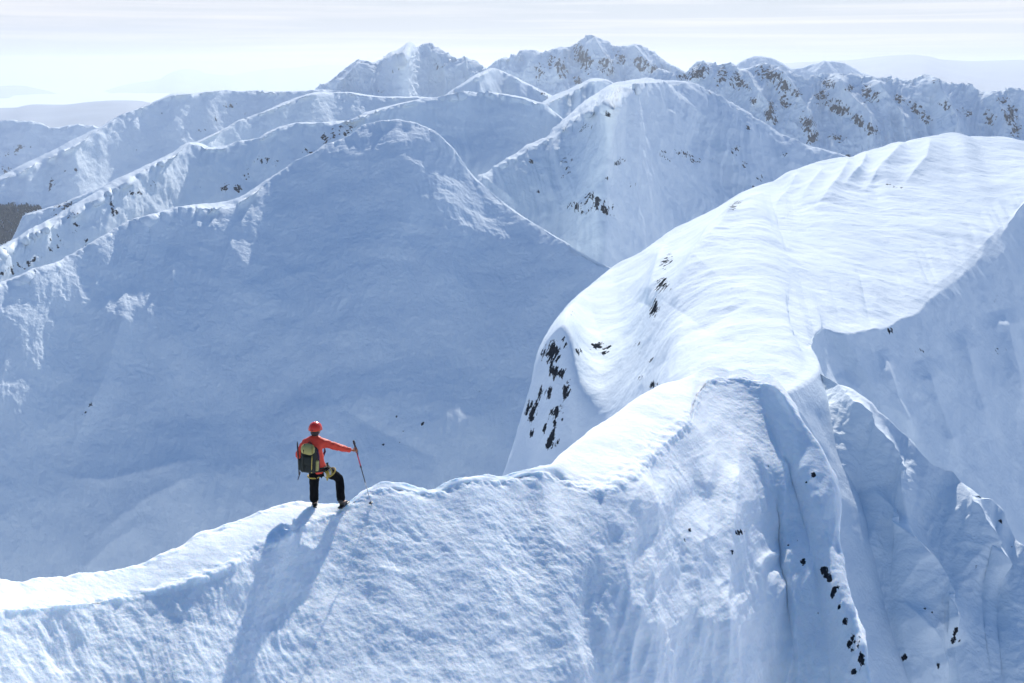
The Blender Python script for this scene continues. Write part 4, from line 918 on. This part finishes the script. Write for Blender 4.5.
bm = bmesh.new(); tube(bm, [pr(-.16, .05, -.24), pr(-.05, .30, -.22), pr(.20, .38, -.22), pr(.33, .2, -.22), pr(.17, .05, -.24)], .018, 8); bm_obj('hip_belt', bm, PACKDK, pk)

# ---- ice axe strapped to the left side of the pack
ax = link(bpy.data.objects.new('ice_axe', None)); ax.location = (OX - 0.235, OY - 0.30, OZ + 0.82)
tag(ax, 'ice axe strapped upright to the left side of the backpack, shaft end sticking up', 'ice axe')
bm = bmesh.new(); tube(bm, [(0, 0, .0), (0.0, 0, .62)], .014, 8); bm_obj('shaft', bm, DKMET, ax)
bm = bmesh.new(); tube(bm, [(0, 0, .62), (0, 0, .68), (0, 0, .71)], [.016, .011, .003], 8); bm_obj('spike', bm, DKMET, ax)
bm = bmesh.new(); rbox(bm, (0, -.01, -.01), (.028, .30, .03), Matrix.Rotation(math.radians(12), 3, 'X'), .3, 2, taper=.7); bm_obj('pick', bm, STEEL, ax)

# ---- trekking pole under the right hand
tip_px = (371.5, 505)
th = pix_hit(*tip_px) or Vector((OX + 1.2, OY, OZ))
top = Vector((OX + 0.80, OY + 0.19, OZ + 1.33))
tp = link(bpy.data.objects.new('trekking_pole', None)); tp.location = th
tag(tp, 'trekking pole with black grip and red upper shaft, planted beside the climber', 'trekking pole')
D = top - th; pl = D.length; Dn = D.normalized()
def seg(name, a, b_, r, mt, par=tp):
    bm = bmesh.new(); n = 5
    tube(bm, [Dn * (a + (b_ - a) * i / (n - 1)) for i in range(n)], r, 10); return bm_obj(name, bm, mt, par)
seg('lower_shaft', -.04, pl * .36, .0075, STEEL)
seg('middle_shaft', pl * .34, pl * .62, .0105, DKMET)
seg('upper_shaft', pl * .60, pl * .86, .013, REDSH)
seg('clamp', pl * .60, pl * .63, .019, DKMET)
seg('clamp', pl * .335, pl * .365, .017, WHT)
g = seg('grip', pl * .84, pl, .020, DKMET)
bm = bmesh.new(); tube(bm, [Dn * pl * .97, Dn * pl * 1.02], [.028, .020], 12); bm_obj('grip_cap', bm, DKMET, g)
bm = bmesh.new()
tube(bm, [Dn * .055, Dn * .062], [.045, .043], 18); bm_obj('basket', bm, DKMET, tp)
bm = bmesh.new(); tube(bm, [Dn * pl * .98, Dn * pl * .9 + Vector((.05, -.03, -.04)), Dn * pl * .84 + Vector((.03, -.04, -.06)), Dn * pl * .93], .006, 6); bm_obj('wrist_strap', bm, DKMET, g)


# ------------------------------------------------------------------ sky, sun, air, camera
SKY_SAT = 1.2
VEIL = (3.6, 3.42, 3.38, 1)
STREAK = (4.9, 4.4, 4.2, 1)
w = bpy.data.worlds.new("World"); scene.world = w; w.use_nodes = True
nt = w.node_tree; L = nt.links.new
sky = N(nt, 'ShaderNodeTexSky', sky_type='NISHITA')
sky.sun_disc = False
sky.sun_elevation = SUN_EL; sky.sun_rotation = SUN_AZ
sky.altitude = 2400; sky.air_density = 1.0; sky.dust_density = 0.5; sky.ozone_density = 3.0
bg = nt.nodes['Background']; bg.inputs['Strength'].default_value = 0.11
# thin veil of high cloud towards the horizon, drawn out in streaks
hs = N(nt, 'ShaderNodeHueSaturation'); hs.inputs['Saturation'].default_value = SKY_SAT; hs.inputs['Value'].default_value = 1.0
L(sky.outputs[0], hs.inputs['Color'])
tc = N(nt, 'ShaderNodeTexCoord')
sep = N(nt, 'ShaderNodeSeparateXYZ'); L(tc.outputs['Generated'], sep.inputs[0])
mp = N(nt, 'ShaderNodeMapping'); mp.inputs['Scale'].default_value = (1.5, 1.5, 70)
mp.inputs['Rotation'].default_value = (math.radians(0.5), math.radians(-1.0), 0)
L(tc.outputs['Generated'], mp.inputs['Vector'])
cn = N(nt, 'ShaderNodeTexNoise', Scale=1.3, Detail=9.0, Roughness=0.6, Distortion=0.4)
L(mp.outputs[0], cn.inputs['Vector'])
cr = N(nt, 'ShaderNodeMapRange'); cr.inputs['From Min'].default_value = 0.46; cr.inputs['From Max'].default_value = 0.64
L(cn.outputs['Fac'], cr.inputs['Value'])
vm = N(nt, 'ShaderNodeMapRange', interpolation_type='SMOOTHSTEP'); vm.inputs['From Min'].default_value = 0.02; vm.inputs['From Max'].default_value = 0.32
vm.inputs['To Min'].default_value = 0.92; vm.inputs['To Max'].default_value = 0.03
L(sep.outputs[2], vm.inputs['Value'])
cs = N(nt, 'ShaderNodeMix', data_type='RGBA')                       # veil and brighter, warmer streaks
cs.inputs[6].default_value = VEIL; cs.inputs[7].default_value = STREAK
L(cr.outputs[0], cs.inputs[0])
cm = N(nt, 'ShaderNodeMix', data_type='RGBA')
L(vm.outputs[0], cm.inputs[0]); L(hs.outputs[0], cm.inputs[6]); L(cs.outputs[2], cm.inputs[7]); L(cm.outputs[2], bg.inputs['Color'])

sl = bpy.data.lights.new('sun', 'SUN'); sl.energy = 3.7; sl.angle = math.radians(0.53); sl.color = (1.0, 0.94, 0.86)
so = link(bpy.data.objects.new('sun', sl))
sd = Vector((math.sin(SUN_AZ) * math.cos(SUN_EL), math.cos(SUN_AZ) * math.cos(SUN_EL), math.sin(SUN_EL)))
so.rotation_euler = sd.to_track_quat('Z', 'Y').to_euler(); so.location = sd * 50 + Vector((0, 20, 0))

def haze(density):
    me = bpy.data.meshes.new('haze')
    bm = bmesh.new(); bmesh.ops.create_cube(bm, size=1.0)
    x, y0, y1, z0, z1 = 90000, -4000, 110000, -1900, 270
    for v in bm.verts:
        v.co = Vector((v.co.x * 2 * x, y0 if v.co.y < 0 else y1, z0 if v.co.z < 0 else z1))
    bm.to_mesh(me); bm.free()
    m = bpy.data.materials.new('haze_air'); m.use_nodes = True
    nt = m.node_tree; nt.nodes.clear()
    out = nt.nodes.new('ShaderNodeOutputMaterial'); v = nt.nodes.new('ShaderNodeVolumePrincipled')
    v.inputs['Color'].default_value = (0.78, 0.86, 0.955, 1); v.inputs['Density'].default_value = density
    v.inputs['Anisotropy'].default_value = 0.2
    nt.links.new(v.outputs[0], out.inputs['Volume'])
    me.materials.append(m)
    o = link(bpy.data.objects.new('haze', me))
    tag(o, 'pale blue haze filling the air between the ridges and the distant hills', 'haze', kind='stuff')
HAZE = 7.5e-5
if HAZE: haze(HAZE)

cam = bpy.data.cameras.new('camera'); cam.lens = LENS; cam.sensor_width = 36
cam.clip_start = 0.1; cam.clip_end = 400000
co = link(bpy.data.objects.new('camera', cam))
co.rotation_euler = (math.pi / 2 - PITCH, 0, 0)
scene.camera = co
scene.render.engine = 'CYCLES'
scene.cycles.use_denoising = True
scene.cycles.volume_bounces = 1
scene.cycles.max_bounces = 6
scene.cycles.diffuse_bounces = 3
scene.cycles.glossy_bounces = 2
scene.view_settings.view_transform = 'Standard'
scene.view_settings.look = 'None'
scene.view_settings.gamma = 1
scene.view_settings.use_curve_mapping = False
scene.view_settings.exposure = 0.72
